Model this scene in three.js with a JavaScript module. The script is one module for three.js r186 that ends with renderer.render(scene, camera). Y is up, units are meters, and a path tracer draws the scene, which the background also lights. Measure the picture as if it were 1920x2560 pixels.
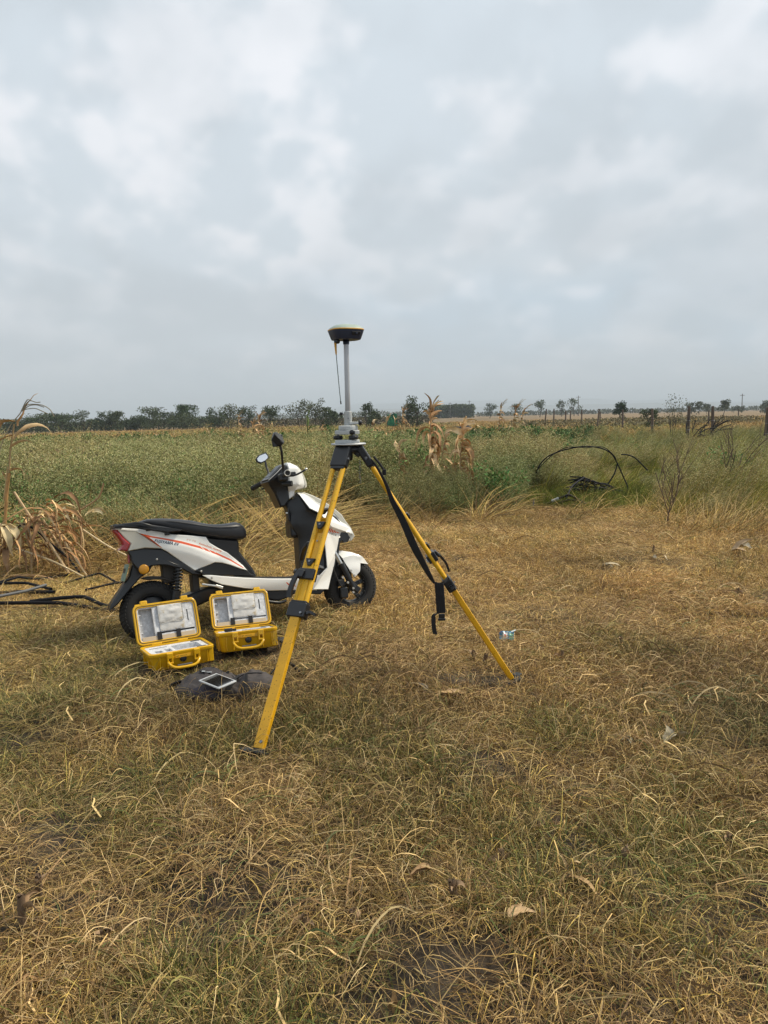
import * as THREE from 'three';
import { mergeGeometries, toCreasedNormals, mergeVertices } from 'three/addons/utils/BufferGeometryUtils.js';
import { RoundedBoxGeometry } from 'three/addons/geometries/RoundedBoxGeometry.js';

// ---------- camera, sky, sun, exposure ----------
const scene = new THREE.Scene();
const camera = new THREE.PerspectiveCamera(68.0, 0.75, 0.05, 12000);
camera.position.set(0, 1.4, 0);
camera.rotation.order = 'YXZ';
camera.rotation.set(THREE.MathUtils.degToRad(-7.2), 0, THREE.MathUtils.degToRad(-1.1));
const renderer = new THREE.WebGLRenderer({ antialias: true });
renderer.setSize(768, 1024);
renderer.toneMapping = THREE.LinearToneMapping;
renderer.toneMappingExposure = 1.05;
renderer.shadowMap.enabled = true;

const SUN = new THREE.Vector3(0.72, 0.95, -0.22).normalize();
const sun = new THREE.DirectionalLight(new THREE.Color(1.0, 0.89, 0.70), 3.9);
sun.position.copy(SUN).multiplyScalar(40); sun.position.z -= 5;
sun.target.position.set(0, 0, -5); scene.add(sun.target);
sun.castShadow = true; sun.shadow.radius = 16; sun.shadow.mapSize.set(2048, 2048);
Object.assign(sun.shadow.camera, { left: -12, right: 12, top: 12, bottom: -12, near: 1, far: 90 });
scene.add(sun);

// ---------- random and noise ----------
function rng(seed) { let a = seed >>> 0; return () => { a = (a + 0x6d2b79f5) | 0; let t = Math.imul(a ^ (a >>> 15), 1 | a); t = (t + Math.imul(t ^ (t >>> 7), 61 | t)) ^ t; return ((t ^ (t >>> 14)) >>> 0) / 4294967296; }; }
function hash(x, y, s = 0) { let h = Math.imul(x | 0, 374761393) + Math.imul(y | 0, 668265263) + Math.imul(s | 0, 2147483647 ^ 0x5bd1e995); h = Math.imul(h ^ (h >>> 13), 1274126177); return ((h ^ (h >>> 16)) >>> 0) / 4294967296; }
function vnoise(x, y, s = 0) { const xi = Math.floor(x), yi = Math.floor(y), fx = x - xi, fy = y - yi, u = fx * fx * (3 - 2 * fx), v = fy * fy * (3 - 2 * fy);
  const a = hash(xi, yi, s), b = hash(xi + 1, yi, s), c = hash(xi, yi + 1, s), d = hash(xi + 1, yi + 1, s); return a + (b - a) * u + (c - a) * v + (a - b - c + d) * u * v; }
function fbm(x, y, o = 4, s = 0) { let t = 0, a = 0.5, n = 0; for (let i = 0; i < o; i++) { t += a * vnoise(x, y, s + i * 17); n += a; a *= 0.5; x = x * 2.03 + 5.1; y = y * 2.03 + 1.7; } return t / n; }
const clamp = (x, a = 0, b = 1) => Math.min(b, Math.max(a, x)), smooth = (a, b, x) => { const t = clamp((x - a) / (b - a)); return t * t * (3 - 2 * t); }, mix = (a, b, t) => a + (b - a) * t;
const V = (x, y, z) => new THREE.Vector3(x, y, z), R = THREE.MathUtils.degToRad;

// overcast sky: thin broken cloud layer over haze
{
  const W = 1536, Hh = 768, d = new Float32Array(W * Hh * 4);
  for (let j = 0; j < Hh; j++) {
    const el = ((j + 0.5) / Hh - 0.5) * Math.PI, y = Math.sin(el), ce = Math.cos(el);
    for (let i = 0; i < W; i++) {
      const az = ((i + 0.5) / W - 0.5) * 2 * Math.PI, dx = Math.cos(az) * ce, dz = Math.sin(az) * ce, yy = Math.max(y, 0);
      const k = 1.6 / (yy + 0.42), px = dx * k, pz = dz * k;
      const wx = fbm(px * 0.8 + 3.1, pz * 0.8, 3, 91) - 0.5, wz = fbm(px * 0.8 - 7.7, pz * 0.8 + 2.2, 3, 57) - 0.5;
      const big = fbm(px * 1.5 + 11.3 + wx * 1.3, pz * 1.5 + 4.2 + wz * 1.3, 5, 7);
      const cl = fbm(px * 4.6 + wx * 1.6 + 40, pz * 4.6 + wz * 1.6 + 20, 7, 23);
      const thick = smooth(0.36, 0.68, big * 0.62 + cl * 0.38);                    // darker bellies
      const wisp = smooth(0.42, 0.66, 0.66 * fbm(px * 7.5 + wx * 2.2 - 9, pz * 7.5 + wz * 2.2 + 31, 7, 71) + 0.34 * fbm(px * 2.1 + wx * 1.2 + 77, pz * 2.1 + wz * 1.2 + 3, 5, 72));
      const hz = Math.exp(-yy / 0.17);                                               // haze toward the horizon
      const sd = Math.max(0, dx * SUN.x + y * SUN.y + dz * SUN.z), glow = 0.13 * Math.pow(sd, 3) + 0.22 * Math.pow(sd, 20);
      const base = 0.735 + 0.06 * yy, b = base - 0.115 * thick + 0.17 * wisp * (1 - 0.55 * thick) + glow * 0.9;
      const wh = wisp * (1 - 0.6 * thick); let r = b * (0.885 + 0.085 * wh), g = b * (0.985 + 0.01 * wh), bl = b * (1.075 - 0.03 * wh);
      const blue = smooth(0.52, 0.74, fbm(px * 1.1 - 30 + wx * 2, pz * 1.1 + 8 + wz * 2, 4, 133)) * (1 - thick * 0.6);
      r -= 0.09 * blue; g -= 0.03 * blue; bl += 0.02 * blue;
      const h = 0.615 + glow * 0.3;
      r = mix(r, h * 0.93, hz); g = mix(g, h * 1.0, hz); bl = mix(bl, h * 1.045, hz);
      if (y < 0) { r = 0.30; g = 0.29; bl = 0.27; }
      const o = (j * W + i) * 4; d[o] = r; d[o + 1] = g; d[o + 2] = bl; d[o + 3] = 1;
    }
  }
  const t = new THREE.DataTexture(d, W, Hh, THREE.RGBAFormat, THREE.FloatType);
  t.mapping = THREE.EquirectangularReflectionMapping; t.magFilter = t.minFilter = THREE.LinearFilter; t.wrapS = THREE.RepeatWrapping; t.needsUpdate = true;
  scene.background = t; scene.environment = t;
}
scene.fog = new THREE.FogExp2(new THREE.Color(0.70, 0.78, 0.86), 0.00045);

// ---------- helpers ----------
const taken = {};
function numbered(n) { if (!(n in taken)) { taken[n] = 0; return n; } taken[n]++; return n + '_' + String(taken[n]).padStart(3, '0'); }
function tag(o, label, category, group, kind) { if (label) o.userData.label = label; if (category) o.userData.category = category; if (group) o.userData.group = group; if (kind) o.userData.kind = kind; return o; }
function thing(name, label, category, pos, group) { const o = new THREE.Group(); o.name = numbered(name); tag(o, label, category, group); if (pos) o.position.copy(pos); scene.add(o); return o; }
const SPLIT = new Set('bolt seat_piping centre_stand dash_trim plate_lettering hinge_bolt guide_block leg_bolt foam_slot lid_slot hinge seam webbing foam_plug wire_staple zip_puller clamp_plate brake_caliper switch_housing strap_cord glove_box frame_post'.split(' '));   // pieces that stand apart: a part each
function part(name, geo, mat, parent, label) { if (Array.isArray(geo) && (SPLIT.has(name) || (name === 'pole' && geo.length > 1))) return geo.map((g) => part(name, g, mat, parent, label))[0]; if (Array.isArray(geo)) geo = join(geo); const m = new THREE.Mesh(geo, mat); m.name = parent === scene ? numbered(name) : name; m.castShadow = m.receiveShadow = true; if (label) m.userData.label = label; parent.add(m); return m; }
function join(list) { const keep = list.map((g) => { const h = g.index ? g.toNonIndexed() : g; for (const k of Object.keys(h.attributes)) if (!['position', 'normal', 'uv'].includes(k)) h.deleteAttribute(k); if (!h.attributes.uv) h.setAttribute('uv', new THREE.BufferAttribute(new Float32Array(h.attributes.position.count * 2), 2)); if (!h.attributes.normal) h.computeVertexNormals(); return h; }); return keep.length === 1 ? keep[0] : mergeGeometries(keep); }
const mat = (r, g, b, rough = 0.6, o = {}) => new THREE.MeshPhysicalMaterial({ color: new THREE.Color().setRGB(r, g, b), roughness: rough, side: THREE.DoubleSide, ...o });
function noiseTex(n, f, rep = 1) { const d = new Uint8Array(n * n * 4); for (let y = 0; y < n; y++) for (let x = 0; x < n; x++) { const c = f(x / n, y / n, x, y), o = (y * n + x) * 4; d[o] = clamp(c[0]) * 255; d[o + 1] = clamp(c[1]) * 255; d[o + 2] = clamp(c[2]) * 255; d[o + 3] = 255; } const t = new THREE.DataTexture(d, n, n); t.wrapS = t.wrapT = THREE.RepeatWrapping; t.magFilter = t.minFilter = THREE.LinearFilter; t.repeat.set(rep, rep); t.needsUpdate = true; return t; }
// noise that tiles over [0,1)
function tile(u, v, f, o, s) { let t = 0, a = 0.5, n = 0; for (let i = 0; i < o; i++) { const x = u * f, y = v * f, xi = Math.floor(x), yi = Math.floor(y), fx = x - xi, fy = y - yi, uu = fx * fx * (3 - 2 * fx), vv = fy * fy * (3 - 2 * fy), h = (p, q) => hash(((p % f) + f) % f, ((q % f) + f) % f, s + i * 7); t += a * mix(mix(h(xi, yi), h(xi + 1, yi), uu), mix(h(xi, yi + 1), h(xi + 1, yi + 1), uu), vv); n += a; a *= 0.5; f *= 2; } return t / n; }
function tube(pts, r, seg = 24, rad = 8, closed = false) { return new THREE.TubeGeometry(new THREE.CatmullRomCurve3(pts, closed, 'catmullrom', 0.4), seg, r, rad, closed); }
function rod(a, b, r0, r1 = r0, n = 14) { const d = b.clone().sub(a), L = d.length(), g = new THREE.CylinderGeometry(r1, r0, L, n, 1); { const u = g.attributes.uv; for (let i = 0; i < u.count; i++) u.setXY(i, u.getX(i) * 0.25 + a.x * 7, u.getY(i) * L * 3 + a.z * 3); } g.translate(0, L / 2, 0); g.applyQuaternion(new THREE.Quaternion().setFromUnitVectors(V(0, 1, 0), d.normalize())); g.translate(a.x, a.y, a.z); return g; }
// a box with its length along a->b, width along wdir, bevelled
function bar(a, b, wdir, w, t, bev = 0.003) { const d = b.clone().sub(a), L = d.length(); d.normalize(); const wx = wdir.clone().addScaledVector(d, -wdir.dot(d)).normalize(), n = new THREE.Vector3().crossVectors(wx, d); const g = new RoundedBoxGeometry(w, L, t, 2, Math.min(bev, w / 2.2, t / 2.2)); { const p = g.attributes.position, u = g.attributes.uv; for (let i = 0; i < p.count; i++) u.setXY(i, (p.getX(i) + p.getZ(i)) * 3 + a.x * 7, p.getY(i) * 3 + a.y * 5); } g.applyMatrix4(new THREE.Matrix4().makeBasis(wx, d, n)); const c = a.clone().add(b).multiplyScalar(0.5); g.translate(c.x, c.y, c.z); return g; }
const rbox = (w, h, d, r, x = 0, y = 0, z = 0) => { const g = new RoundedBoxGeometry(w, h, d, 2, Math.min(r, w / 2.1, h / 2.1, d / 2.1)); g.translate(x, y, z); return g; };
function lathe(pts, n = 40, at = V(0, 0, 0)) { const g = new THREE.LatheGeometry(pts.map((p) => new THREE.Vector2(p[0], p[1])), n); g.translate(at.x, at.y, at.z); return g; }
// flat band along points; wdirs give the direction of its width
function band(pts, widths, dirs, thick = 0.002) {
  const pos = [], idx = []; const n = pts.length;
  for (let i = 0; i < n; i++) { const t = pts[Math.min(i + 1, n - 1)].clone().sub(pts[Math.max(i - 1, 0)]).normalize(), w = (Array.isArray(dirs) ? dirs[i] : dirs).clone(); w.addScaledVector(t, -w.dot(t)).normalize(); const nn = new THREE.Vector3().crossVectors(w, t).multiplyScalar(thick / 2); const hw = (Array.isArray(widths) ? widths[i] : widths) / 2;
    for (const [a, b] of [[1, 1], [-1, 1], [-1, -1], [1, -1]]) { const p = pts[i].clone().addScaledVector(w, a * hw).addScaledVector(nn, b); pos.push(p.x, p.y, p.z); } }
  for (let i = 0; i < n - 1; i++) for (let k = 0; k < 4; k++) { const a = i * 4 + k, b = i * 4 + (k + 1) % 4; idx.push(a, b, a + 4, b, b + 4, a + 4); }
  idx.push(0, 2, 1, 0, 3, 2); const e = (n - 1) * 4; idx.push(e, e + 1, e + 2, e, e + 2, e + 3);
  const g = new THREE.BufferGeometry(); g.setAttribute('position', new THREE.Float32BufferAttribute(pos, 3)); g.setIndex(idx); return toCreasedNormals(g.toNonIndexed(), 0.7);
}
function smoothPts(pts, n) { return new THREE.CatmullRomCurve3(pts, false, 'catmullrom', 0.5).getPoints(n); }

// solid between two side surfaces over an outline in a side view: top(s,u,w) and bottom give the lateral places
function solid(outline, top, bot, bevel = 0.004, sub = 2, crease = 0.6, uvf) {
  let o2 = outline.map((p) => new THREE.Vector2(p[0], p[1])), ws = outline.map((p) => p[2] ?? 0);
  if (THREE.ShapeUtils.area(o2) < 0) { o2.reverse(); ws.reverse(); }
  const n = o2.length, inset = o2.map((p, i) => { const a = o2[(i + n - 1) % n], b = o2[(i + 1) % n], e1 = p.clone().sub(a).normalize(), e2 = b.clone().sub(p).normalize(), m = V(-(e1.y + e2.y), e1.x + e2.x, 0); const l = Math.max(0.6, m.length()); return new THREE.Vector2(p.x + m.x / l * bevel, p.y + m.y / l * bevel); });
  let verts = inset.map((p, i) => [p.x, p.y, ws[i]]), tris = THREE.ShapeUtils.triangulateShape(inset, []), edge = inset.map((_, i) => [i, (i + 1) % n]);
  const nrim0 = o2.map((p, i) => [p.x, p.y, ws[i]]); let rim = nrim0.slice();
  for (let k = 0; k < sub; k++) {
    const mid = new Map(), get = (a, b) => { const key = a < b ? a + '_' + b : b + '_' + a; if (!mid.has(key)) { mid.set(key, verts.length); verts.push([0, 1, 2].map((c) => (verts[a][c] + verts[b][c]) / 2)); } return mid.get(key); };
    const nt = []; for (const [a, b, c] of tris) { const ab = get(a, b), bc = get(b, c), ca = get(c, a); nt.push([a, ab, ca], [ab, b, bc], [ca, bc, c], [ab, bc, ca]); } 
    const ne = [], nr = []; edge.forEach(([a, b], i) => { const m = get(a, b); ne.push([a, m], [m, b]); const p = rim[i], q = rim[(i + 1) % rim.length]; nr.push(p, [0, 1, 2].map((c) => (p[c] + q[c]) / 2)); });
    tris = nt; edge = ne; rim = nr;
  }
  const pos = [], uv = []; const put = (p) => { pos.push(...p); const q = uvf ? uvf(p) : [p[0], p[1]]; uv.push(q[0], q[1]); };
  const T = (v, d) => [v[0], v[1], top(v[0], v[1], v[2]) - d], B = (v, d) => [v[0], v[1], bot(v[0], v[1], v[2]) + d];
  for (const [a, b, c] of tris) { put(T(verts[a], 0)); put(T(verts[b], 0)); put(T(verts[c], 0)); put(B(verts[c], 0)); put(B(verts[b], 0)); put(B(verts[a], 0)); }
  const m = edge.length;
  for (let i = 0; i < m; i++) { const j = (i + 1) % m, a = verts[edge[i][0]], b = verts[edge[i][1]], ra = rim[i], rb = rim[j];
    const q = [[T(a, 0), T(b, 0)], [T(ra, bevel), T(rb, bevel)], [B(ra, bevel), B(rb, bevel)], [B(a, 0), B(b, 0)]];
    for (let k = 0; k < 3; k++) { put(q[k][0]); put(q[k + 1][0]); put(q[k + 1][1]); put(q[k][0]); put(q[k + 1][1]); put(q[k][1]); } }
  const g = new THREE.BufferGeometry(); g.setAttribute('position', new THREE.Float32BufferAttribute(pos, 3)); g.setAttribute('uv', new THREE.Float32BufferAttribute(uv, 2));
  return toCreasedNormals(g, crease);
}
const slab = (o, w, bevel = 0.006, sub = 1, crease = 0.6) => solid(o, typeof w === 'function' ? w : () => w, typeof w === 'function' ? (s, u, q) => -w(s, u, q) : () => -w, bevel, sub, crease);
function mirrored(g) { const h = g.clone(); h.scale(1, 1, -1); const p = h.attributes; for (const k of Object.keys(p)) { const a = p[k].array, n = p[k].itemSize; for (let i = 0; i < p[k].count; i += 3) for (let c = 0; c < n; c++) { const t = a[(i + 1) * n + c]; a[(i + 1) * n + c] = a[(i + 2) * n + c]; a[(i + 2) * n + c] = t; } } const uv = h.attributes.uv; if (uv) for (let i = 0; i < uv.count; i++) uv.setXY(i, 0.002, 0.002); return h; }

// ---------- ground ----------
const CALM = [[-1.19, -4.18], [-0.84, -4.44], [-0.83, -3.77], [-1.478, -4.70], [-0.23, -5.33], [-0.85, -5.0], [-0.547, -3.0], [0.665, -3.81], [-0.62, -4.58], [-2.2, -5.5], [-2.7, -5.7], [-3.0, -6.2], [-2.5, -6.3]];   // level ground under the things
const SLOPE = (x, z, d) => (x < 0 ? 0.0075 : 0.003) * x * smooth(25, 80, d) * smooth(900, 300, d);   // the plain falls away a little to the left
const gh = (x, z) => { const d = Math.hypot(x, z); let k = smooth(160, 12, d); if (d < 8) { let q = 9; for (const c of CALM) q = Math.min(q, Math.hypot(x - c[0], z - c[1])); k *= smooth(0.2, 0.6, q); } const lump = d < 11 ? (fbm(x * 2.1 + 40, z * 2.1 + 22, 3, 15) - 0.5) * 0.17 * smooth(11, 7, d) : 0; return SLOPE(x, z, d) + k * lump + k * ((fbm(x * 0.55 + 9, z * 0.55 + 3, 3, 5) - 0.5) * 0.10 + (fbm(x * 2.3, z * 2.3, 2, 6) - 0.5) * 0.045) * (0.4 + 0.6 * k); };
const G = (x, z, dy = 0) => V(x, gh(x, z) + dy, z);
// bare soil where the mat of grass is open
const bare = (x, z) => Math.max(smooth(0.60, 0.72, fbm(x * 2.1 + 31, z * 2.1 + 17, 3, 44)) * 0.8 * smooth(6.5, 4, -z),
  0.95 * smooth(0.34, 0.12, Math.hypot(x - 0.03, (z + 1.70) * 1.2) + 0.12 * (fbm(x * 7, z * 7, 2, 3) - 0.5)), smooth(0.22, 0.1, Math.hypot(x - 0.42, z + 2.85)), smooth(0.22, 0.08, Math.hypot(x - 0.55, z + 2.35)), smooth(0.75, 0.3, Math.hypot(x - 3.1, (z + 5.4) * 1.6)), 0.9 * smooth(0.25, 0.1, Math.hypot(x + 1.1, z + 2.5)));
const soilTex = noiseTex(512, (u, v) => { const a = tile(u, v, 8, 5, 3), b = tile(u, v, 40, 3, 9), c = 0.35 + 0.5 * a + 0.35 * (b - 0.5); return [c, c * 0.97, c * 0.92]; });
const soilBump = noiseTex(512, (u, v) => { const a = tile(u, v, 10, 5, 13) * 0.6 + tile(u, v, 48, 2, 19) * 0.4; return [a, a, a]; });
soilTex.colorSpace = THREE.SRGBColorSpace;
{
  const NA = 360, NR = 300, r0 = 0.25, r1 = 11000, pos = [], col = [], uv = [], idx = [];
  for (let j = 0; j <= NR; j++) { const r = r0 * Math.pow(r1 / r0, j / NR);
    for (let i = 0; i <= NA; i++) { const a = i / NA * Math.PI * 2, x = Math.cos(a) * r, z = Math.sin(a) * r; pos.push(x, gh(x, z), z); uv.push(x, z);
      const near = smooth(30, 9, r), n = fbm(x * 0.9, z * 0.9, 3, 61), b = near > 0.01 ? bare(x, z) : 0;
      let c = [mix(0.05, 0.12, n), mix(0.037, 0.082, n), mix(0.022, 0.045, n)];
      c = c.map((v, k) => mix(v, [0.062, 0.050, 0.038][k], b));
      const weed = smooth(8.5, 10.5, r) * (1 - smooth(32, 44, r)); c = c.map((v, k) => mix(v, [0.10, 0.085, 0.04][k], weed * 0.85));
      const far = smooth(34, 60, r), s = fbm(x * 0.01 + 5, z * 0.02, 4, 81), s2 = fbm(x * 0.002 + 2, z * 0.004 + 9, 4, 82);
      const dry = [mix(0.30, 0.42, s), mix(0.21, 0.30, s), mix(0.10, 0.15, s)]; const g2 = smooth(0.5, 0.62, r > 250 ? s2 : s * 0.8);
      const f2 = dry.map((v, k) => mix(v, [0.12, 0.12, 0.05][k], g2)); c = c.map((v, k) => mix(v, f2[k], far));
      col.push(c[0] * 1.45, c[1] * 1.45, c[2] * 1.45); } }
  for (let j = 0; j < NR; j++) for (let i = 0; i < NA; i++) { const a = j * (NA + 1) + i, b = a + NA + 1; idx.push(a, a + 1, b, a + 1, b + 1, b); }
  const c0 = pos.length / 3; pos.push(0, gh(0, 0), 0); col.push(0.2, 0.15, 0.08); uv.push(0, 0); for (let i = 0; i < NA; i++) idx.push(c0, i + 1, i);
  const g = new THREE.BufferGeometry(); g.setAttribute('position', new THREE.Float32BufferAttribute(pos, 3)); g.setAttribute('color', new THREE.Float32BufferAttribute(col, 3)); g.setAttribute('uv', new THREE.Float32BufferAttribute(uv, 2)); g.setIndex(idx); g.computeVertexNormals();
  tag(part('ground', g, new THREE.MeshStandardMaterial({ map: soilTex, bumpMap: soilBump, bumpScale: 0.02, vertexColors: true, roughness: 0.95, side: THREE.DoubleSide }), scene), 'dry field soil with straw litter', null, null, 'structure');
}
// far ridges, one behind the other
function ridge(name, d, hgt, seed, c, x0, x1, label, yb = -4) {
  const n = 240, pos = [], idx = [], col = [], rows = 7;
  for (let i = 0; i <= n; i++) { const t = i / n, x = mix(x0, x1, t), h = hgt * (0.25 + 0.75 * fbm(t * 5 + seed, seed * 1.7, 5, seed)) * smooth(0, 0.12, t) * smooth(1, 0.9, t);
    for (let k = 0; k < rows; k++) { const f = k / (rows - 1), back = f * hgt * 5, y = yb + (h - yb) * Math.sin(f * Math.PI / 2) + (f > 0 && f < 1 ? (fbm(x / d * 60, f * 4, 3, seed + 5) - 0.5) * h * 0.25 : 0); pos.push(x + (fbm(x / 90, f * 3, 2, seed) - 0.5) * 60, y, -d - back); const q = fbm(x / d * 90, f * 9, 4, seed + 9); col.push(c[0] * (0.6 + 0.8 * q), c[1] * (0.6 + 0.8 * q), c[2] * (0.6 + 0.8 * q)); } }
  for (let i = 0; i < n; i++) for (let k = 0; k < rows - 1; k++) { const a = i * rows + k, b = a + rows; idx.push(a, b, a + 1, b, b + 1, a + 1); }
  const g = new THREE.BufferGeometry(); g.setAttribute('position', new THREE.Float32BufferAttribute(pos, 3)); g.setAttribute('color', new THREE.Float32BufferAttribute(col, 3)); g.setIndex(idx); g.computeVertexNormals();
  tag(part(name, g, new THREE.MeshStandardMaterial({ vertexColors: true, roughness: 1, side: THREE.DoubleSide }), scene), label, null, null, 'structure');
}
ridge('hills', 5200, 150, 3, [0.07, 0.08, 0.065], -800, 5200, 'low hazy blue hills on the right horizon');
ridge('hills', 3600, 55, 8, [0.08, 0.085, 0.06], -600, 4200, 'nearer low hazy rise under the hills');
ridge('hills', 4200, 42, 12, [0.08, 0.085, 0.06], -4500, 900, 'faint hazy rise behind the left trees');

// ---------- grass, weeds (stuff) ----------
class Blades {
  constructor(seed) { this.p = []; this.c = []; this.i = []; this.r = rng(seed); }
  // a ribbon along pts, width w tapering to the tip
  ribbon(pts, w, c0, c1, roll = null, tip = 0.15) {
    const n = pts.length, base = this.p.length / 3; let side = null;
    for (let k = 0; k < n; k++) { const t = pts[Math.min(k + 1, n - 1)].clone().sub(pts[Math.max(k - 1, 0)]).normalize();
      if (!side) { side = roll ? roll.clone() : V(this.r() - 0.5, this.r() - 0.5, this.r() - 0.5); } side.addScaledVector(t, -side.dot(t)); if (side.lengthSq() < 1e-6) side.set(t.z, 0.1, -t.x); side.normalize();
      const f = k / (n - 1), hw = w / 2 * (f < 0.15 ? 0.75 + f * 1.7 : mix(1, tip, Math.pow((f - 0.15) / 0.85, 1.6)));
      for (const s of [-1, 1]) { this.p.push(pts[k].x + side.x * hw * s, pts[k].y + side.y * hw * s, pts[k].z + side.z * hw * s); for (let q = 0; q < 3; q++) this.c.push(mix(c0[q], c1[q], f)); } }
    for (let k = 0; k < n - 1; k++) { const a = base + k * 2; this.i.push(a, a + 1, a + 3, a, a + 3, a + 2); }
  }
  leaf(p, d, w, L, c) { const b = this.p.length / 3, s = V(this.r() - 0.5, this.r() - 0.5, this.r() - 0.5).cross(d).normalize().multiplyScalar(w / 2), m = p.clone().addScaledVector(d, L * 0.45), e = p.clone().addScaledVector(d, L); for (const q of [p, m.clone().add(s), e, m.clone().sub(s)]) { this.p.push(q.x, q.y, q.z); this.c.push(...c); } this.i.push(b, b + 1, b + 2, b, b + 2, b + 3); }
  geo() { const g = new THREE.BufferGeometry(); g.setAttribute('position', new THREE.Float32BufferAttribute(this.p, 3)); g.setAttribute('color', new THREE.Float32BufferAttribute(this.c, 3)); g.setIndex(this.i); g.computeVertexNormals(); return g; }
}
const STRAW = [[0.24, 0.145, 0.055], [0.16, 0.10, 0.042], [0.66, 0.46, 0.18], [0.50, 0.34, 0.11], [0.38, 0.24, 0.08], [0.60, 0.45, 0.21], [0.28, 0.17, 0.065], [0.15, 0.09, 0.04], [0.44, 0.32, 0.14], [0.54, 0.39, 0.10]], PALE = [[0.64, 0.46, 0.21], [0.52, 0.36, 0.15], [0.72, 0.56, 0.30], [0.42, 0.28, 0.12], [0.22, 0.14, 0.06], [0.58, 0.43, 0.16], [0.32, 0.20, 0.09], [0.17, 0.11, 0.05]];
const GREEN = [[0.125, 0.155, 0.030], [0.17, 0.18, 0.040], [0.25, 0.22, 0.06], [0.10, 0.13, 0.028], [0.22, 0.20, 0.06]];
const pick = (r, a) => a[Math.floor(r() * a.length)], vary = (r, c, k = 0.25) => { const f = 1 + (r() - 0.5) * 2 * k; return c.map((v) => v * f); };
const dryMat = new THREE.MeshStandardMaterial({ vertexColors: true, roughness: 0.75, side: THREE.DoubleSide });
const leafMat = new THREE.MeshPhysicalMaterial({ vertexColors: true, roughness: 0.85, side: THREE.DoubleSide, specularIntensity: 0.4 });
// tangled mat of fallen blades, size m across
function matPatch(seed, size, n, green, hgt) {
  const B = new Blades(seed), r = B.r;
  for (let k = 0; k < n; k++) {
    const x = (r() - 0.5) * size, z = (r() - 0.5) * size, a = r() * 6.283, L = 0.05 + Math.pow(r(), 2.2) * 0.17, up = hgt * Math.pow(r(), 1.5) * 1.4, y0 = r() * hgt * 0.35, pts = []; let ang = a, px = x, pz = z; const curl = (r() - 0.5) * 4.2, m = 5;
    for (let j = 0; j < m; j++) { const t = j / (m - 1); pts.push(V(px, y0 + up * Math.sin(Math.PI * Math.min(1, t * 1.15)) * (1 - 0.3 * t) + (r() - 0.5) * 0.010, pz)); ang += curl / m + (r() - 0.5) * 0.7; px += Math.cos(ang) * L / (m - 1); pz += Math.sin(ang) * L / (m - 1); }
    const isG = r() < green, c = vary(r, isG ? pick(r, GREEN) : pick(r, STRAW), 0.45); B.ribbon(pts, (isG ? 0.0018 : 0.0016) + r() * r() * r() * 0.0024, c, vary(r, c, 0.15));
  }
  return B.geo();
}
// long strands pressed down together, all roughly one way
function swath(seed, n, green) {
  const B = new Blades(seed), r = B.r;
  for (let k = 0; k < n; k++) { const x = (r() - 0.6) * 0.34, z = (r() - 0.5) * 0.34, L = 0.05 + 0.22 * r() * r() + 0.03, up = 0.015 + 0.055 * r() * r(), y0 = r() * 0.03, pts = []; let ang = (r() - 0.5) * 4.4, px = x, pz = z; const curl = (r() - 0.5) * 1.3, m = 8;
    for (let j = 0; j < m; j++) { const t = j / (m - 1); pts.push(V(px, y0 + up * Math.sin(Math.PI * t) + (r() - 0.5) * 0.006, pz)); ang += curl / m + (r() < 0.3 ? (r() - 0.5) * 2.4 : (r() - 0.5) * 0.3); px += Math.cos(ang) * L / (m - 1); pz += Math.sin(ang) * L / (m - 1); }
    const isG = r() < green, c = vary(r, isG ? pick(r, GREEN) : pick(r, PALE), 0.35); B.ribbon(pts, 0.0011 + 0.0017 * r() * r() + (r() < 0.05 ? 0.003 : 0), c, vary(r, c, 0.15), null, 0.3); }
  return B.geo();
}
// upright or arching tuft
function tuft(seed, n, spread, len, lean, green, curlAmt = 1, w0 = 0.0028, wind = 0) {
  const B = new Blades(seed), r = B.r;
  for (let k = 0; k < n; k++) {
    const rr = Math.sqrt(r()) * spread, a = r() * 6.283, x = Math.cos(a) * rr, z = Math.sin(a) * rr, L = len * (0.45 + 0.75 * r()), az = a + (r() - 0.5) * 2.2, ln = lean * (0.25 + r() * 0.9); let d = V(Math.cos(az) * ln + wind, 1, Math.sin(az) * ln).normalize(); const pts = [V(x, -0.01, z)], m = 6, droop = (0.25 + r() * 0.9) * curlAmt;
    for (let j = 1; j < m; j++) { d = d.clone().add(V((r() - 0.5) * 0.24 + wind * 0.18, -droop * 0.30, (r() - 0.5) * 0.24)).normalize(); const p = pts[j - 1].clone().addScaledVector(d, L / (m - 1)); if (p.y < 0.008) p.y = 0.008 + r() * 0.012; pts.push(p); }
    const isG = r() < green, c = vary(r, isG ? pick(r, GREEN) : pick(r, STRAW)); B.ribbon(pts, w0 * (0.75 + 0.7 * r()), isG ? c : vary(r, c, 0.2).map((v) => v * 0.85), isG && r() < 0.4 ? vary(r, STRAW[7]) : c, null, 0.2);
  }
  return B.geo();
}
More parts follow.
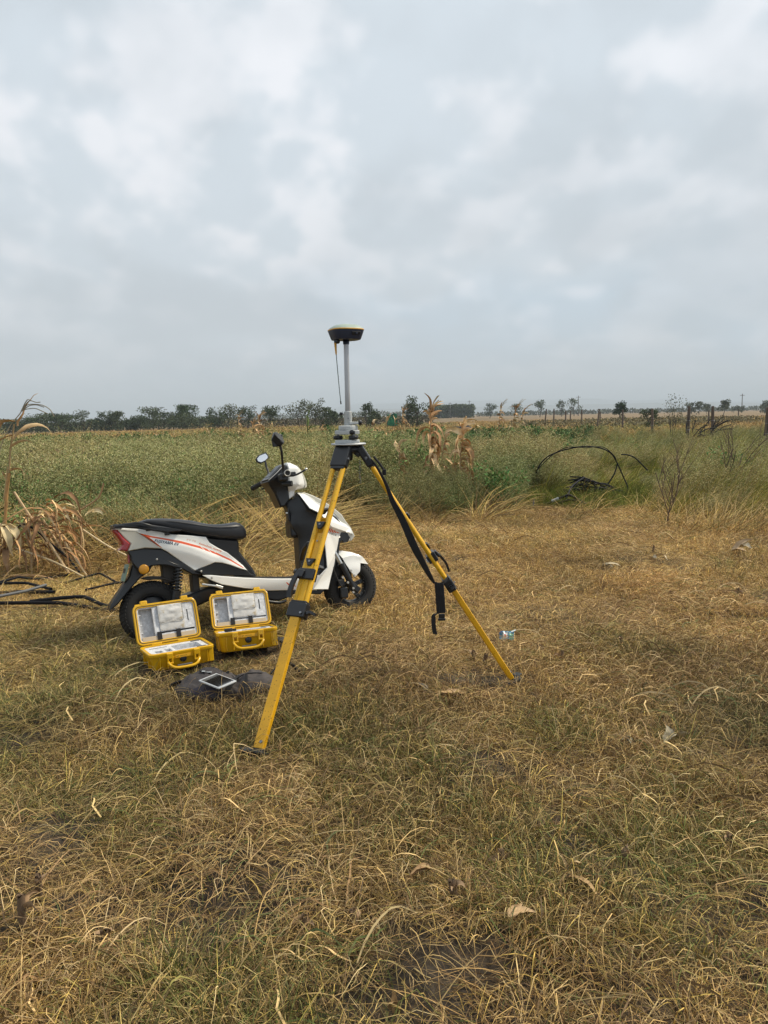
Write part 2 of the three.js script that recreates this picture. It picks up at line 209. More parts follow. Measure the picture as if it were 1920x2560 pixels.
function scatter(name, geos, mats, spots, parentName, label) {   // spots: [x, z, scale, yaw, yscale, tint(3), variant, dy]
  const root = new THREE.Group(); root.name = parentName; tag(root, label, null, null, 'stuff'); scene.add(root);
  const by = geos.map(() => []); for (const s of spots) by[s[6] % geos.length].push(s);
  const M = new THREE.Matrix4(), q = new THREE.Quaternion(), e = new THREE.Euler(), c = new THREE.Color();
  geos.forEach((g, k) => { const L = by[k]; if (!L.length) return; const im = new THREE.InstancedMesh(g, mats, L.length); im.name = name; im.userData.kind = 'stuff'; im.castShadow = im.receiveShadow = true;
    L.forEach((s, i) => { e.set(0, s[3], 0); q.setFromEuler(e); M.compose(V(s[0], gh(s[0], s[1]) + (s[7] || 0), s[1]), q, V(s[2], s[2] * s[4], s[2])); im.setMatrixAt(i, M); c.setRGB(s[5][0], s[5][1], s[5][2]); im.setColorAt(i, c); }); root.add(im); });
  return root;
}
// places where nothing may grow: [x, z, rx, rz, turn]
const KEEP = [[-1.19, -4.18, 0.235, 0.17, 0.534], [-0.84, -4.44, 0.235, 0.17, 0.30], [-0.83, -3.77, 0.27, 0.16, 0], [-1.478, -4.70, 0.2, 0.06, 0.466], [-0.23, -5.33, 0.2, 0.06, 0.466], [-0.547, -3.0, 0.05, 0.07, 0], [0.665, -3.81, 0.04, 0.05, 0]];
const kept = (x, z, m) => KEEP.some(([cx, cz, rx, rz, t]) => { const dx = x - cx, dz = z - cz, a = dx * Math.cos(t) - dz * Math.sin(t), b = dx * Math.sin(t) + dz * Math.cos(t); return (a / (rx + m)) ** 2 + (b / (rz + m)) ** 2 < 1; });
const greenness = (x, z) => smooth(0.44, 0.70, 0.75 * fbm(x * 1.9 + 3, z * 1.9 + 8, 3, 21) + 0.25 * fbm(x * 0.5 + 1, z * 0.5 + 4, 2, 22) + 0.05 * smooth(0.6, -1.2, x)) * (0.3 + 0.36 * smooth(6, 3, Math.hypot(x, z)));
const straight = (x, z) => smooth(0.3, 0.7, fbm(x * 1.5 + 70, z * 1.5 + 12, 3, 33));
const edgeZ = (x) => -(9.7 + 0.9 * Math.sin(x * 0.9 + 1) * 0.5 + 1.1 * smooth(0.8, 2.2, x) * smooth(4.2, 3, x) - 1.6 * smooth(-0.3, -2.6, x) + 0.3 * (fbm(x, 3, 2, 9) - 0.5));   // front edge of the weeds
{
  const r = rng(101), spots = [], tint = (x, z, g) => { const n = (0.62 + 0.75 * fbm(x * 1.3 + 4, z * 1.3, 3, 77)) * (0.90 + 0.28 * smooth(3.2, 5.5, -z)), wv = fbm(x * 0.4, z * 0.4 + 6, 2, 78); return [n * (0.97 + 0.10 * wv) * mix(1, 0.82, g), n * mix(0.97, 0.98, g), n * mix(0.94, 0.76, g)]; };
  // the mat
  for (let z = -1.15; z > -12; z -= 0.13) { const hw = 0.60 * -z + 1.0; for (let x = -hw; x < hw; x += 0.13) {
    const px = x + (r() - 0.5) * 0.13, pz = z + (r() - 0.5) * 0.13; if (kept(px, pz, 0.10)) continue; const b = bare(px, pz); if (r() < b * 0.9 || r() < 0.42 * smooth(4.2, 2.6, -pz) * smooth(0.35, 0.55, fbm(px * 3.1 + 8, pz * 3.1, 2, 46))) continue; if (pz < edgeZ(px) - 1.2) continue;
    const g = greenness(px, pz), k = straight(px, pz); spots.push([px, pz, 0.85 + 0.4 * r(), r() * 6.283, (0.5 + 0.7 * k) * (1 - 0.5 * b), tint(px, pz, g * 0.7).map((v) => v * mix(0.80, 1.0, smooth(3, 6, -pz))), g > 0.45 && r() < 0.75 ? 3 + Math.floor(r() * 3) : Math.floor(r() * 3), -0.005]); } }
  const geos = [matPatch(1, 0.27, 190, 0.05, 0.05), matPatch(2, 0.27, 190, 0.1, 0.045), matPatch(3, 0.27, 190, 0.03, 0.06), matPatch(4, 0.27, 190, 0.3, 0.06), matPatch(5, 0.27, 190, 0.22, 0.05), matPatch(6, 0.27, 190, 0.42, 0.065)];
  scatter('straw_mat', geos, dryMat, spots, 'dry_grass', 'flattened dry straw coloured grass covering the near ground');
  { const sw = []; for (let z = -1.2; z > -11; z -= 0.17) { const hw = 0.60 * -z + 0.9; for (let x = -hw; x < hw; x += 0.17) { const px = x + (r() - 0.5) * 0.17, pz = z + (r() - 0.5) * 0.17; if (kept(px, pz, 0.16) || (px < -1.85 && pz < -5.15 && pz > -6.9) || pz < edgeZ(px) - 0.3) continue; const w = fbm(px * 1.7 + 12, pz * 1.7 + 51, 3, 37); if (r() > smooth(0.42, 0.66, w) * (1 - 0.6 * bare(px, pz))) continue; const dir = fbm(px * 0.8 + 9, pz * 0.8 + 5, 2, 39) * 14; const g = greenness(px, pz); sw.push([px, pz, 0.8 + 0.5 * r(), dir + (r() - 0.5) * 0.9, 0.7 + 0.9 * r(), tint(px, pz, g * 0.4), Math.floor(r() * 4), 0.006]); } }
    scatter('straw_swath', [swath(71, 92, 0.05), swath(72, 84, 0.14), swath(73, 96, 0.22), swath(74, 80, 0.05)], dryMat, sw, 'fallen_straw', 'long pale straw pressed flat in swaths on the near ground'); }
  // tufts standing in it
  const sp2 = [];
  for (let k = 0; k < 10500; k++) { const d = 1.2 + 10.5 * Math.pow(r(), 0.75), a = (r() - 0.5) * 1.42, x = Math.sin(a) * d, z = -Math.cos(a) * d; if (kept(x, z, 0.035) || z < edgeZ(x)) continue; const g = greenness(x, z), b = bare(x, z); if (r() < b * 0.85 || r() > 0.30 + 0.7 * Math.max(g, straight(x, z))) continue;
    const v = r() < g * 0.8 ? (r() < 0.5 ? 0 : 1) : 2 + Math.floor(r() * 4), near = kept(x, z, 0.14); sp2.push([x, z, (near ? 0.55 : 0.75) + 0.5 * r(), r() * 6.283, 0.7 + 0.5 * r(), tint(x, z, v < 2 ? 0.6 : g * 0.5), v]); }
  for (const [cx, cz, rx, rz, t] of KEEP) for (let k = 0; k < (rx < 0.1 ? 12 : 46); k++) { const a = k / 46 * 6.283 + r() * 0.1, m = 0.03 + r() * 0.16, ex = (rx + m) * Math.cos(a), ez = (rz + m) * Math.sin(a), x = cx + ex * Math.cos(t) + ez * Math.sin(t), z = cz - ex * Math.sin(t) + ez * Math.cos(t); if (!kept(x, z, 0.02)) sp2.push([x, z, 0.34 + 0.34 * r(), r() * 6.28, 0.75, tint(x, z, 0.3), Math.floor(r() * 6)]); }
  const g2 = [tuft(11, 60, 0.06, 0.15, 0.7, 0.8, 0.8, 0.0023), tuft(12, 44, 0.08, 0.09, 1.0, 0.85, 0.8, 0.0022), tuft(13, 50, 0.06, 0.14, 1.4, 0.06, 1.9, 0.0021), tuft(14, 44, 0.09, 0.18, 1.7, 0.04, 2.2, 0.0024), tuft(15, 50, 0.07, 0.12, 1.2, 0.1, 1.6, 0.0021), tuft(16, 22, 0.11, 0.24, 1.9, 0.1, 2.0, 0.0024)];
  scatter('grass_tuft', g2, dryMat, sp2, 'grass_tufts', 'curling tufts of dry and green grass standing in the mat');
}
{ // tall golden grass behind the scooter, along the front of the weeds and at the right edge
  const r = rng(303), spots = [], T = (n) => [0.8 + 0.4 * n, 0.78 + 0.4 * n, 0.72 + 0.4 * n];
  const add = (x, z, s, v, ys = 1, t = null) => spots.push([x, z, s, (r() - 0.5) * 2.0, ys, t || T(r()), v]);
  for (let k = 0; k < 380; k++) { const x = -5.2 + r() * 4.5, z = -6.6 - r() * 3.4 - 0.25 * x * 0; const f = smooth(-6.2, -8.6, z); if (r() < 0.35 + 0.65 * f) add(x, z, 0.55 + 0.45 * f + 0.2 * r(), r() < 0.6 ? 0 : 1, 0.8); }
  for (let k = 0; k < 60; k++) { const x = -0.9 + r() * 4.0, z = edgeZ(x) + 0.55 - r() * 0.8; if (x > 1.9 && x < 3.2 && z < -10.3) continue; add(x, z, 0.6 + 0.35 * r(), Math.floor(r() * 3), 0.9); }
  for (let k = 0; k < 260; k++) { const x = 3.3 + r() * 3.6, z = -8.1 - r() * 2.6; add(x, z, 0.55 + 0.38 * r(), r() < 0.6 ? 1 : 2, 0.62 + 0.25 * r(), [1.25, 1.2, 1.1]); }
  for (let k = 0; k < 90; k++) { const x = -5.2 + r() * 2.0, z = -6.2 - r() * 2.4; add(x, z, 0.6 + 0.3 * r(), 1, 0.8); }
  const geos = [tuft(31, 46, 0.16, 0.85, 1.0, 0.3, 0.9, 0.007, 0.5), tuft(32, 56, 0.2, 0.55, 1.5, 0.2, 1.7, 0.0065, 0.2), tuft(33, 34, 0.14, 0.75, 0.8, 0.25, 0.5, 0.0045, 0.4)];
  scatter('grass_tuft', geos, dryMat, spots, 'tall_grass', 'tall golden grass bent by the wind in front of the weeds');
}
// bushy weed: many thin stems with small leaves and pale heads
function weed(seed, h, spread, nst, nl, cols, heads, lw = 0.013) {
  const B = new Blades(seed), r = B.r;
  for (let s = 0; s < nst; s++) { const a = r() * 6.283, ln = 0.15 + r() * spread; let d = V(Math.cos(a) * ln + 0.05, 1, Math.sin(a) * ln).normalize(); const L = h * (0.6 + 0.5 * r()), pts = [V(Math.cos(a) * r() * 0.07, 0, Math.sin(a) * r() * 0.07)], m = 5;
    for (let j = 1; j <= m; j++) { d.add(V((r() - 0.5) * 0.3, 0, (r() - 0.5) * 0.3)).normalize(); pts.push(pts[j - 1].clone().addScaledVector(d, L / m)); }
    const sc = vary(r, [0.17, 0.15, 0.06]); B.ribbon(pts, 0.007, sc, sc, null, 0.4);
    for (let k = 0; k < nl; k++) { const t = Math.pow(r(), 0.6) * m * 0.999, i = Math.floor(t), p = pts[i].clone().lerp(pts[i + 1], t - i), az = r() * 6.283, out = (0.05 + 0.17 * r()) * (1.2 - 0.5 * t / m) * h, q = p.clone().add(V(Math.cos(az) * out, out * (r() - 0.1) * 0.8, Math.sin(az) * out)); const hd = r() < heads * (t / m), c = vary(r, hd ? pick(r, [[0.30, 0.29, 0.15], [0.24, 0.24, 0.11], [0.33, 0.30, 0.17]]) : pick(r, cols), 0.3);
      if (k % 5 === 0) B.ribbon([p, p.clone().lerp(q, 0.5), q], 0.0045, sc, sc, null, 0.5);
      B.leaf(q, V(r() - 0.5, r() - 0.35, r() - 0.5).normalize(), hd ? 0.009 : lw * (0.6 + 0.6 * r()), hd ? 0.014 : lw * (1.3 + 1.4 * r()), c); } }
  return B.geo();
}
{
  const OL = [[0.115, 0.125, 0.045], [0.14, 0.14, 0.055], [0.09, 0.11, 0.04], [0.16, 0.145, 0.065]], BR = [[0.17, 0.135, 0.07], [0.20, 0.16, 0.085], [0.13, 0.12, 0.05], [0.15, 0.14, 0.06]], GR = [[0.055, 0.11, 0.03], [0.07, 0.125, 0.035], [0.045, 0.09, 0.028]];
  const geos = [weed(51, 0.85, 0.45, 15, 210, OL, 0.55), weed(52, 0.78, 0.6, 15, 190, OL, 0.4), weed(53, 0.88, 0.5, 14, 200, BR, 0.5, 0.011), weed(54, 0.7, 0.55, 14, 170, [...OL, ...GR], 0.3, 0.016),
    weed(55, 0.75, 0.4, 10, 60, GR, 0, 0.045), tuft(56, 150, 0.22, 0.72, 0.75, 0.75, 0.55, 0.0075, 0.45), tuft(57, 130, 0.25, 0.85, 0.7, 0.5, 0.6, 0.007, 0.5), weed(58, 1.1, 0.35, 7, 46, BR, 0.8, 0.02), weed(59, 0.8, 0.6, 9, 60, [...GR, [0.10, 0.15, 0.05]], 0.05, 0.034)];
  const r = rng(505), spots = [], clear = (x, z) => Math.hypot((x - 3.25) / 1.15, (z + 11.9) / 1.0) < 1 || Math.hypot((x - 2.6) / 0.7, (z + 10.9) / 0.5) < 1;
  const D0 = (x, z) => fbm(x * 0.8 + 60, z * 0.8 + 14, 3, 93);
  for (let d = 8.0; d < 40; ) { const st = 0.26 + Math.max(0, d - 11) * 0.020; const hw = 0.60 * d + 1.5;
    for (let x = -hw; x < hw; x += st) { const px = x + (r() - 0.5) * st, pz = -d + (r() - 0.5) * st; const e = edgeZ(px); if (pz > e) continue; if (clear(px, pz) || (D0(px, pz) < 0.36 && -pz < 24)) continue;
      const n = fbm(px * 0.35 + 2, pz * 0.35, 3, 88), n2 = fbm(px * 0.9, pz * 0.9 + 5, 2, 89), D = -pz, right = smooth(0.16, 0.30, px / D + 0.05 * (n - 0.5)), ramp = smooth(-0.4, 1.3, e - pz), gs = smooth(20.5, 23.5, D + 5 * (n - 0.5)) * (1 - smooth(0.22, 0.3, px / D)); let v, s = 0.40 + 0.55 * smooth(0.34, 0.62, D0(px, pz)) + 0.42 * n2 * (0.6 + 0.8 * fbm(px * 2.2, pz * 2.2 + 9, 2, 90)), t = 1.42 + 0.95 * n + 0.5 * (r() - 0.5), br = smooth(0.45, 0.62, fbm(px * 0.55 + 8, pz * 0.55 + 2, 3, 95)), tc = [t * (0.98 + 0.12 * br), t * (1.03 - 0.04 * br), t * (1.04 - 0.02 * br)];
      if (gs > r()) { v = 4; s *= 0.95; tc = tc.map((q) => q * 0.68); if (D > 36) continue; } else if (right > r()) { v = r() < 0.33 ? (r() < 0.5 ? 2 : 1) : 5 + Math.floor(r() * 2); s *= v > 4 ? 0.8 : 0.78; const k = 1.0 + 0.55 * n; if (v > 4) tc = [k * 0.82, k * 0.95, k * 0.66]; }
      else { v = n < 0.42 ? (r() < 0.6 ? 3 : 1) : r() < 0.45 ? 2 : Math.floor(r() * 2); if (px > -0.5 && D < 13) { tc = tc.map((q, i) => q * [0.72, 0.82, 0.75][i]); } }
      if (px > 0 && px < 1.5 && D > 9 && D < 12.5) s *= 0.62;
      if (v < 4 && D < 26 && r() < 0.10) v = r() < 0.6 ? 7 : 8;
      spots.push([px, pz, s * (0.55 + 0.45 * ramp), r() * 6.283, v === 5 || v === 6 ? 1 : 0.95 + 0.2 * r(), tc, v]); if (v === 5 || v === 6) spots[spots.length - 1][3] = (r() - 0.5) * 0.8; }
    d += st; }
  // low grass in the clearing by the hoop
  for (let k = 0; k < 150; k++) { const x = 1.9 + r() * 2.7, z = -10.7 - r() * 2.1; if (clear(x, z)) spots.push([x, z, 0.28 + 0.2 * r(), r() * 6.28, 1, [0.75, 1.0, 0.6], 5]); }
  scatter('weed_plant', geos, leafMat, spots, 'weed_thicket', 'dense olive green weeds and feathery grass filling the field');
  // dry stubble beyond
  const st = [], r2 = rng(606); const sg = [tuft(61, 60, 0.35, 0.42, 1.1, 0.05, 1.0, 0.03, 0.2), tuft(62, 60, 0.4, 0.36, 1.2, 0.3, 1.0, 0.03, 0.2)];
  for (let k = 0; k < 5200; k++) { const d = 33 + 100 * Math.pow(r2(), 1.3), a = (r2() - 0.5) * 1.1, x = Math.sin(a) * d, z = -Math.cos(a) * d, n = fbm(x * 0.06, z * 0.10, 3, 99); st.push([x, z, 0.9 + 0.8 * r2(), r2() * 6.28, 0.8, n > 0.52 ? [0.85, 0.95, 0.72] : [1.0, 0.94, 0.84], n > 0.52 ? 1 : 0]); }
  scatter('stubble_tuft', sg, dryMat, st, 'stubble_field', 'pale dry stubble beyond the green strip');
}

// ---------- electric scooter: x forward, y up, z to its right; it leans on the side stand ----------
const gnoise = noiseTex(256, (u, v) => { const a = tile(u, v, 6, 5, 201), b = 0.45 + 0.4 * a; return [b, b, b]; });
const M = {
  blk: mat(0.012, 0.013, 0.015, 0.55, { roughnessMap: gnoise }), blkGloss: mat(0.010, 0.011, 0.013, 0.28), seat: mat(0.014, 0.015, 0.019, 0.42, { bumpMap: noiseTex(256, (u, v) => { const a = tile(u, v, 64, 2, 5); return [a, a, a]; }, 6), bumpScale: 0.0006 }),
  rubber: mat(0.022, 0.021, 0.020, 0.85), silver: mat(0.62, 0.62, 0.60, 0.3, { metalness: 0.9 }), steel: mat(0.46, 0.45, 0.42, 0.45, { metalness: 0.4 }), red: mat(0.32, 0.014, 0.018, 0.18, { clearcoat: 0.6 }),
  amber: mat(0.46, 0.21, 0.012, 0.3), plate: mat(0.17, 0.24, 0.19, 0.6), mirror: mat(0.92, 0.93, 0.95, 0.03, { metalness: 1 }), beige: mat(0.55, 0.53, 0.45, 0.25, { clearcoat: 0.8 }), fendb: mat(0.040, 0.036, 0.032, 0.65),
};
// printed decals of the white panels, side view, 1.9 m by 1.1 m
const DC = document.createElement('canvas'); DC.width = 2048; DC.height = 1186;
const dsc = 2048 / 1.9, du = (s) => (s + 0.3) / 1.9, dv = (u) => u / 1.1, dX = (s) => (s + 0.3) * dsc, dY = (u) => 1186 - u * dsc;
{
  const c = DC.getContext('2d'); c.fillStyle = '#f1f1ed'; c.fillRect(0, 0, 2048, 1186);
  const poly = (pts, col) => { c.fillStyle = col; c.beginPath(); pts.forEach(([s, u], i) => (i ? c.lineTo(dX(s), dY(u)) : c.moveTo(dX(s), dY(u)))); c.fill(); };
  const OR = '#d8521f';
  poly([[-0.065, 0.707], [0.019, 0.678], [0.11, 0.653], [0.197, 0.628], [0.308, 0.586], [0.411, 0.535], [0.497, 0.485], [0.56, 0.436], [0.583, 0.416], [0.571, 0.419], [0.496, 0.473], [0.41, 0.522], [0.307, 0.572], [0.196, 0.613], [0.109, 0.642], [0.002, 0.672]], OR);
  poly([[-0.063, 0.705], [0, 0.676], [0.078, 0.596], [0.058, 0.609]], OR);
  c.strokeStyle = '#ebebe6'; c.lineWidth = 4; for (const s of [0.325, 0.35, 0.375]) { c.beginPath(); c.moveTo(dX(s - 0.025), dY(0.60)); c.lineTo(dX(s + 0.03), dY(0.535)); c.stroke(); }
  const text = (t, s, u, s2, u2, font, col, stroke) => { c.save(); c.translate(dX(s), dY(u)); c.rotate(-Math.atan2(u2 - u, s2 - s)); c.transform(1, 0, -0.28, 1, 0, 0); c.font = font; const w = c.measureText(t).width, L = Math.hypot(s2 - s, u2 - u) * dsc; c.scale(L / w, 1); c.fillStyle = col; if (stroke) { c.strokeStyle = stroke; c.lineWidth = 2; c.strokeText(t, 0, 0); } c.fillText(t, 0, 0); c.restore(); };
  text('FUJIYAMA EV', 0.03, 0.640, 0.172, 0.602, 'bold 25px sans-serif', '#39424e', '#98a2ac');
  text('EV 78', 0.226, 0.633, 0.284, 0.615, '13px sans-serif', '#dd8f6c'); text('kamakshi_mobile', 0.302, 0.601, 0.442, 0.535, 'bold 17px sans-serif', '#d9663a');
  // floor side flashes
  poly([[0.855, 0.292], [0.868, 0.288], [0.916, 0.236], [0.898, 0.242]], OR); poly([[0.890, 0.290], [0.897, 0.288], [0.93, 0.252], [0.923, 0.254]], OR);
  // front apron
  poly([[1.135, 0.668], [1.20, 0.632], [1.32, 0.583], [1.25, 0.592], [1.2, 0.606], [1.15, 0.632]], OR); c.lineWidth = 5; for (const s of [1.215, 1.235, 1.255, 1.275]) { c.beginPath(); c.moveTo(dX(s - 0.02), dY(0.63)); c.lineTo(dX(s + 0.012), dY(0.58)); c.stroke(); }
  text('E-POWER', 1.165, 0.602, 1.275, 0.566, 'bold 21px sans-serif', '#22262b');
  // dust: grains and smears that sit on the plastic
  const r = rng(9); for (let k = 0; k < 9000; k++) { const x = r() * 2048, y = 300 + 886 * Math.pow(r(), 0.7), a = 0.06 + 0.34 * r() * r(); c.fillStyle = `rgba(${140 + 40 * r() | 0},${120 + 30 * r() | 0},${92 + 20 * r() | 0},${a})`; const q = 0.6 + 2.2 * r() * r(); c.fillRect(x, y, q * (1 + 2 * r()), q); }
  for (let k = 0; k < 130; k++) { const x = r() * 2048, y = 520 + r() * 640; c.strokeStyle = `rgba(120,98,70,${0.05 + 0.12 * r()})`; c.lineWidth = 1 + 2.5 * r(); c.beginPath(); c.moveTo(x, y); c.quadraticCurveTo(x + (r() - 0.5) * 60, y + 10 * r(), x + (r() - 0.5) * 110, y + (r() - 0.5) * 36); c.stroke(); }
}
const decal = new THREE.CanvasTexture(DC); decal.colorSpace = THREE.SRGBColorSpace;
M.white = new THREE.MeshPhysicalMaterial({ map: decal, roughness: 0.32, clearcoat: 0.5, clearcoatRoughness: 0.2, side: THREE.DoubleSide });
M.whitePlain = mat(0.86, 0.86, 0.83, 0.32, { clearcoat: 0.5 });
const duv = (p) => (p[2] >= 0 ? [du(p[0]), dv(p[1])] : [0.002, 0.002]);
{
  const o = thing('electric_scooter', 'white and black electric scooter with orange stripes standing behind the yellow cases', 'scooter');
  o.position.set(-1.478, gh(-1.478, -4.699) - 0.004, -4.699); o.rotation.order = 'YXZ'; o.rotation.set(R(-9), Math.atan2(0.44927, 0.8934), 0);
  const P = (n, g, m, par = o, l) => part(n, g, m, par, l), both = (n, g, m) => [P(n, g, m), P(n, mirrored(g), m)];
  const wt = (s) => 0.075 + 0.06 * smooth(0, 1, (s + 0.2) / 0.5);
  // wheels
  function wheel(sx, r, tw, parent, front) {
    const w = new THREE.Group(); w.name = 'wheel'; w.position.set(sx, r, 0); parent.add(w);
    const prof = []; for (let k = 0; k <= 18; k++) { const a = -2.05 + 4.1 * k / 18; prof.push([r - 0.052 + 0.052 * Math.cos(a), tw * Math.sin(a) * 1.0]); }
    prof.push([r - 0.083, tw * 0.72], [r - 0.083, -tw * 0.72], prof[0]);
    const ty = [lathe(prof, 72)];
    for (let k = 0; k < 46; k++) for (const s of [-1, 1]) { const a0 = k / 46 * 6.283 + (s > 0 ? 0.068 : 0); const pts = []; for (let j = 0; j < 4; j++) { const b = s * (0.12 + j * 0.33), a = a0 + j * 0.045, rr = r - 0.052 + 0.0545 * Math.cos(b); pts.push(V(Math.cos(a) * rr, tw * Math.sin(b) * 1.04, Math.sin(a) * rr)); } ty.push(band(pts, 0.012, pts.map((p) => V(-p.z, 0, p.x)), 0.006)); }
    const tg = join(ty); tg.rotateX(Math.PI / 2); P('tyre', tg, M.rubber, w);
    const rim = lathe([[r - 0.08, -tw * 0.8], [r - 0.086, -tw * 0.78], [r - 0.096, -tw * 0.5], [r - 0.1, 0], [r - 0.096, tw * 0.5], [r - 0.086, tw * 0.78], [r - 0.08, tw * 0.8], [r - 0.078, 0], [r - 0.08, -tw * 0.8]], 60); rim.rotateX(Math.PI / 2); P('rim', rim, M.blk, w);
    if (!front) { const h = lathe([[0, -0.05], [0.06, -0.05], [r - 0.1, -0.036], [r - 0.094, -0.02], [r - 0.094, 0.02], [r - 0.1, 0.036], [0.062, 0.05], [0.05, 0.058], [0, 0.058]], 56); h.rotateX(Math.PI / 2); P('hub_motor', h, M.blk, w); }
    else { const sp = []; for (let k = 0; k < 5; k++) { const a = k / 5 * 6.283 + 0.3; sp.push(bar(V(Math.cos(a) * 0.025, Math.sin(a) * 0.025, 0), V(Math.cos(a) * (r - 0.09), Math.sin(a) * (r - 0.09), 0), V(-Math.sin(a), Math.cos(a), 0), 0.03, 0.03, 0.006)); } const hub = new THREE.CylinderGeometry(0.034, 0.034, 0.09, 24); hub.rotateX(Math.PI / 2); sp.push(hub); P('spoke', sp, M.blk, w); 
      const sh = new THREE.Shape(); sh.absarc(0, 0, 0.105, 0, 6.2832); const hole = new THREE.Path(); hole.absarc(0, 0, 0.062, 0, 6.2832, true); sh.holes.push(hole); for (let k = 0; k < 28; k++) { const a = k / 28 * 6.283, rr = 0.078 + (k % 3) * 0.009, h = new THREE.Path(); h.absarc(Math.cos(a) * rr, Math.sin(a) * rr, 0.0032, 0, 6.2832, true); sh.holes.push(h); }
      const d = new THREE.ExtrudeGeometry(sh, { depth: 0.004, bevelEnabled: false, curveSegments: 36 }); d.translate(0, 0, 0.052); P('brake_disc', d, M.steel, w); }
    return w;
  }
  wheel(0.0, 0.195, 0.05, o, false); wheel(1.385, 0.198, 0.05, o, true);
  // rear bodywork
  const side = [[-0.197, 0.743], [-0.173, 0.746], [-0.053, 0.728], [0.07, 0.700], [0.139, 0.677], [0.25, 0.660], [0.354, 0.641], [0.372, 0.604], [0.419, 0.567], [0.482, 0.528], [0.538, 0.475], [0.578, 0.435], [0.603, 0.399], [0.564, 0.412], [0.493, 0.446], [0.441, 0.466], [0.394, 0.474], [0.333, 0.454], [0.267, 0.434], [0.229, 0.464], [0.176, 0.51], [0.104, 0.572], [0.072, 0.593], [0.027, 0.64], [-0.019, 0.679], [-0.065, 0.712], [-0.171, 0.732]];
  const crease = (s, u) => { const top = 0.72 - 0.30 * (s + 0.05) - 0.25 * Math.max(0, s - 0.25), d = (top - u); return wt(s) + 0.012 * smooth(0, 0.05, d) - 0.020 * smooth(0.075, 0.17, d) + 0.016 * smooth(0.19, 0.21, d); };
  both('side_panel', solid(side, (s, u) => crease(s, u), (s, u) => crease(s, u) - 0.018, 0.004, 3, 0.5, duv), M.white);
  P('tail_lens', slab([[-0.174, 0.729], [-0.102, 0.722], [-0.06, 0.71], [-0.019, 0.678], [0.027, 0.639], [0.083, 0.592], [-0.024, 0.606], [-0.127, 0.596], [-0.105, 0.641], [-0.14, 0.681]], (s) => wt(s) + 0.001, 0.006, 2), M.beige, o, 'clear tail lens yellowed by dust');
  P('tail_lamp', slab([[-0.212, 0.734], [-0.174, 0.734], [-0.14, 0.681], [-0.105, 0.641], [-0.13, 0.596], [-0.178, 0.606], [-0.157, 0.637], [-0.161, 0.654], [-0.187, 0.702]], (s) => 0.077 + 0.12 * Math.max(0, s + 0.2), 0.012, 2), M.red);
  P('tail_underside', slab([[-0.128, 0.598], [-0.025, 0.606], [0.085, 0.589], [0.139, 0.546], [0.209, 0.486], [0.274, 0.43], [0.307, 0.408], [0.292, 0.402], [0.249, 0.408], [0.188, 0.45], [0.099, 0.482], [0.055, 0.489], [0.004, 0.489], [-0.019, 0.475], [-0.079, 0.48], [-0.104, 0.515], [-0.112, 0.561]], (s, u) => Math.min(wt(s), 0.12) - 0.012 + 0.02 * smooth(0.6, 0.45, u), 0.008, 2), M.blk);
  P('rear_mudguard', slab([[-0.097, 0.522], [-0.057, 0.513], [0.019, 0.487], [-0.005, 0.45], [-0.058, 0.423], [-0.211, 0.272], [-0.258, 0.240], [-0.253, 0.272], [-0.151, 0.407], [-0.125, 0.44]], (s, u) => 0.050 + 0.02 * smooth(0.4, 0.26, u), 0.008, 2), M.blk);
  const pl = rbox(0.012, 0.11, 0.125, 0.004); pl.rotateZ(-0.33); pl.translate(-0.146, 0.462, 0.012); const plate = P('number_plate', pl, M.plate, o, 'pale green number plate');
  const bars = []; for (let k = 0; k < 6; k++) { const g = rbox(0.002, 0.026 + 0.006 * (k % 2), 0.006 + 0.003 * (k % 3), 0.0008); g.translate(-0.0065, 0.012, -0.045 + k * 0.018); g.rotateZ(-0.33); g.translate(-0.146, 0.462, 0.012); bars.push(g); }
  P('plate_lettering', bars, M.blk, plate);
  const am = lathe([[0, 0.012], [0.024, 0.011], [0.031, 0.006], [0.030, 0], [0.02, -0.03], [0, -0.03]], 30); am.rotateX(Math.PI / 2); am.translate(-0.044, 0.474, 0.104); P('reflector', am, M.amber, o, 'round amber side reflector');
  const am2 = am.clone(); am2.scale(1, 1, -1); P('reflector', am2, M.amber);
  P('reflector', rbox(0.012, 0.055, 0.05, 0.004, -0.118, 0.548, 0.02), M.red, o, 'small red rear reflector');
  P('tyre_hugger', slab([[-0.052, 0.415], [0.004, 0.424], [0.087, 0.412], [0.155, 0.383], [0.149, 0.366], [0.085, 0.392], [0.033, 0.401], [-0.019, 0.402]], 0.055, 0.006, 1), M.fendb);
  for (const s of [1, -1]) { const sh = new THREE.Group(); sh.name = 'shock_absorber'; o.add(sh); const a = V(0.172, 0.475, 0.10 * s), b = V(0.13, 0.235, 0.10 * s), d = b.clone().sub(a), g = [rod(a, b, 0.012), rod(a.clone().addScaledVector(d, 0.66), b, 0.03, 0.026), rod(a, a.clone().addScaledVector(d, 0.12), 0.02)]; P('damper', g, M.blk, sh);
    const c = []; for (let k = 0; k <= 84; k++) { const t = k / 84, q = a.clone().addScaledVector(d, 0.08 + 0.6 * t), an = t * 7 * 6.283; q.x += Math.cos(an) * 0.027; q.z += Math.sin(an) * 0.027; c.push(q); } P('spring', new THREE.TubeGeometry(new THREE.CatmullRomCurve3(c), 150, 0.0055, 6), M.blk, sh); }
  P('swing_arm', [slab([[-0.02, 0.20], [0.088, 0.252], [0.217, 0.281], [0.35, 0.314], [0.46, 0.302], [0.478, 0.25], [0.344, 0.225], [0.22, 0.185], [0.05, 0.165], [-0.02, 0.17]], 0.09, 0.012, 1)], M.blk);
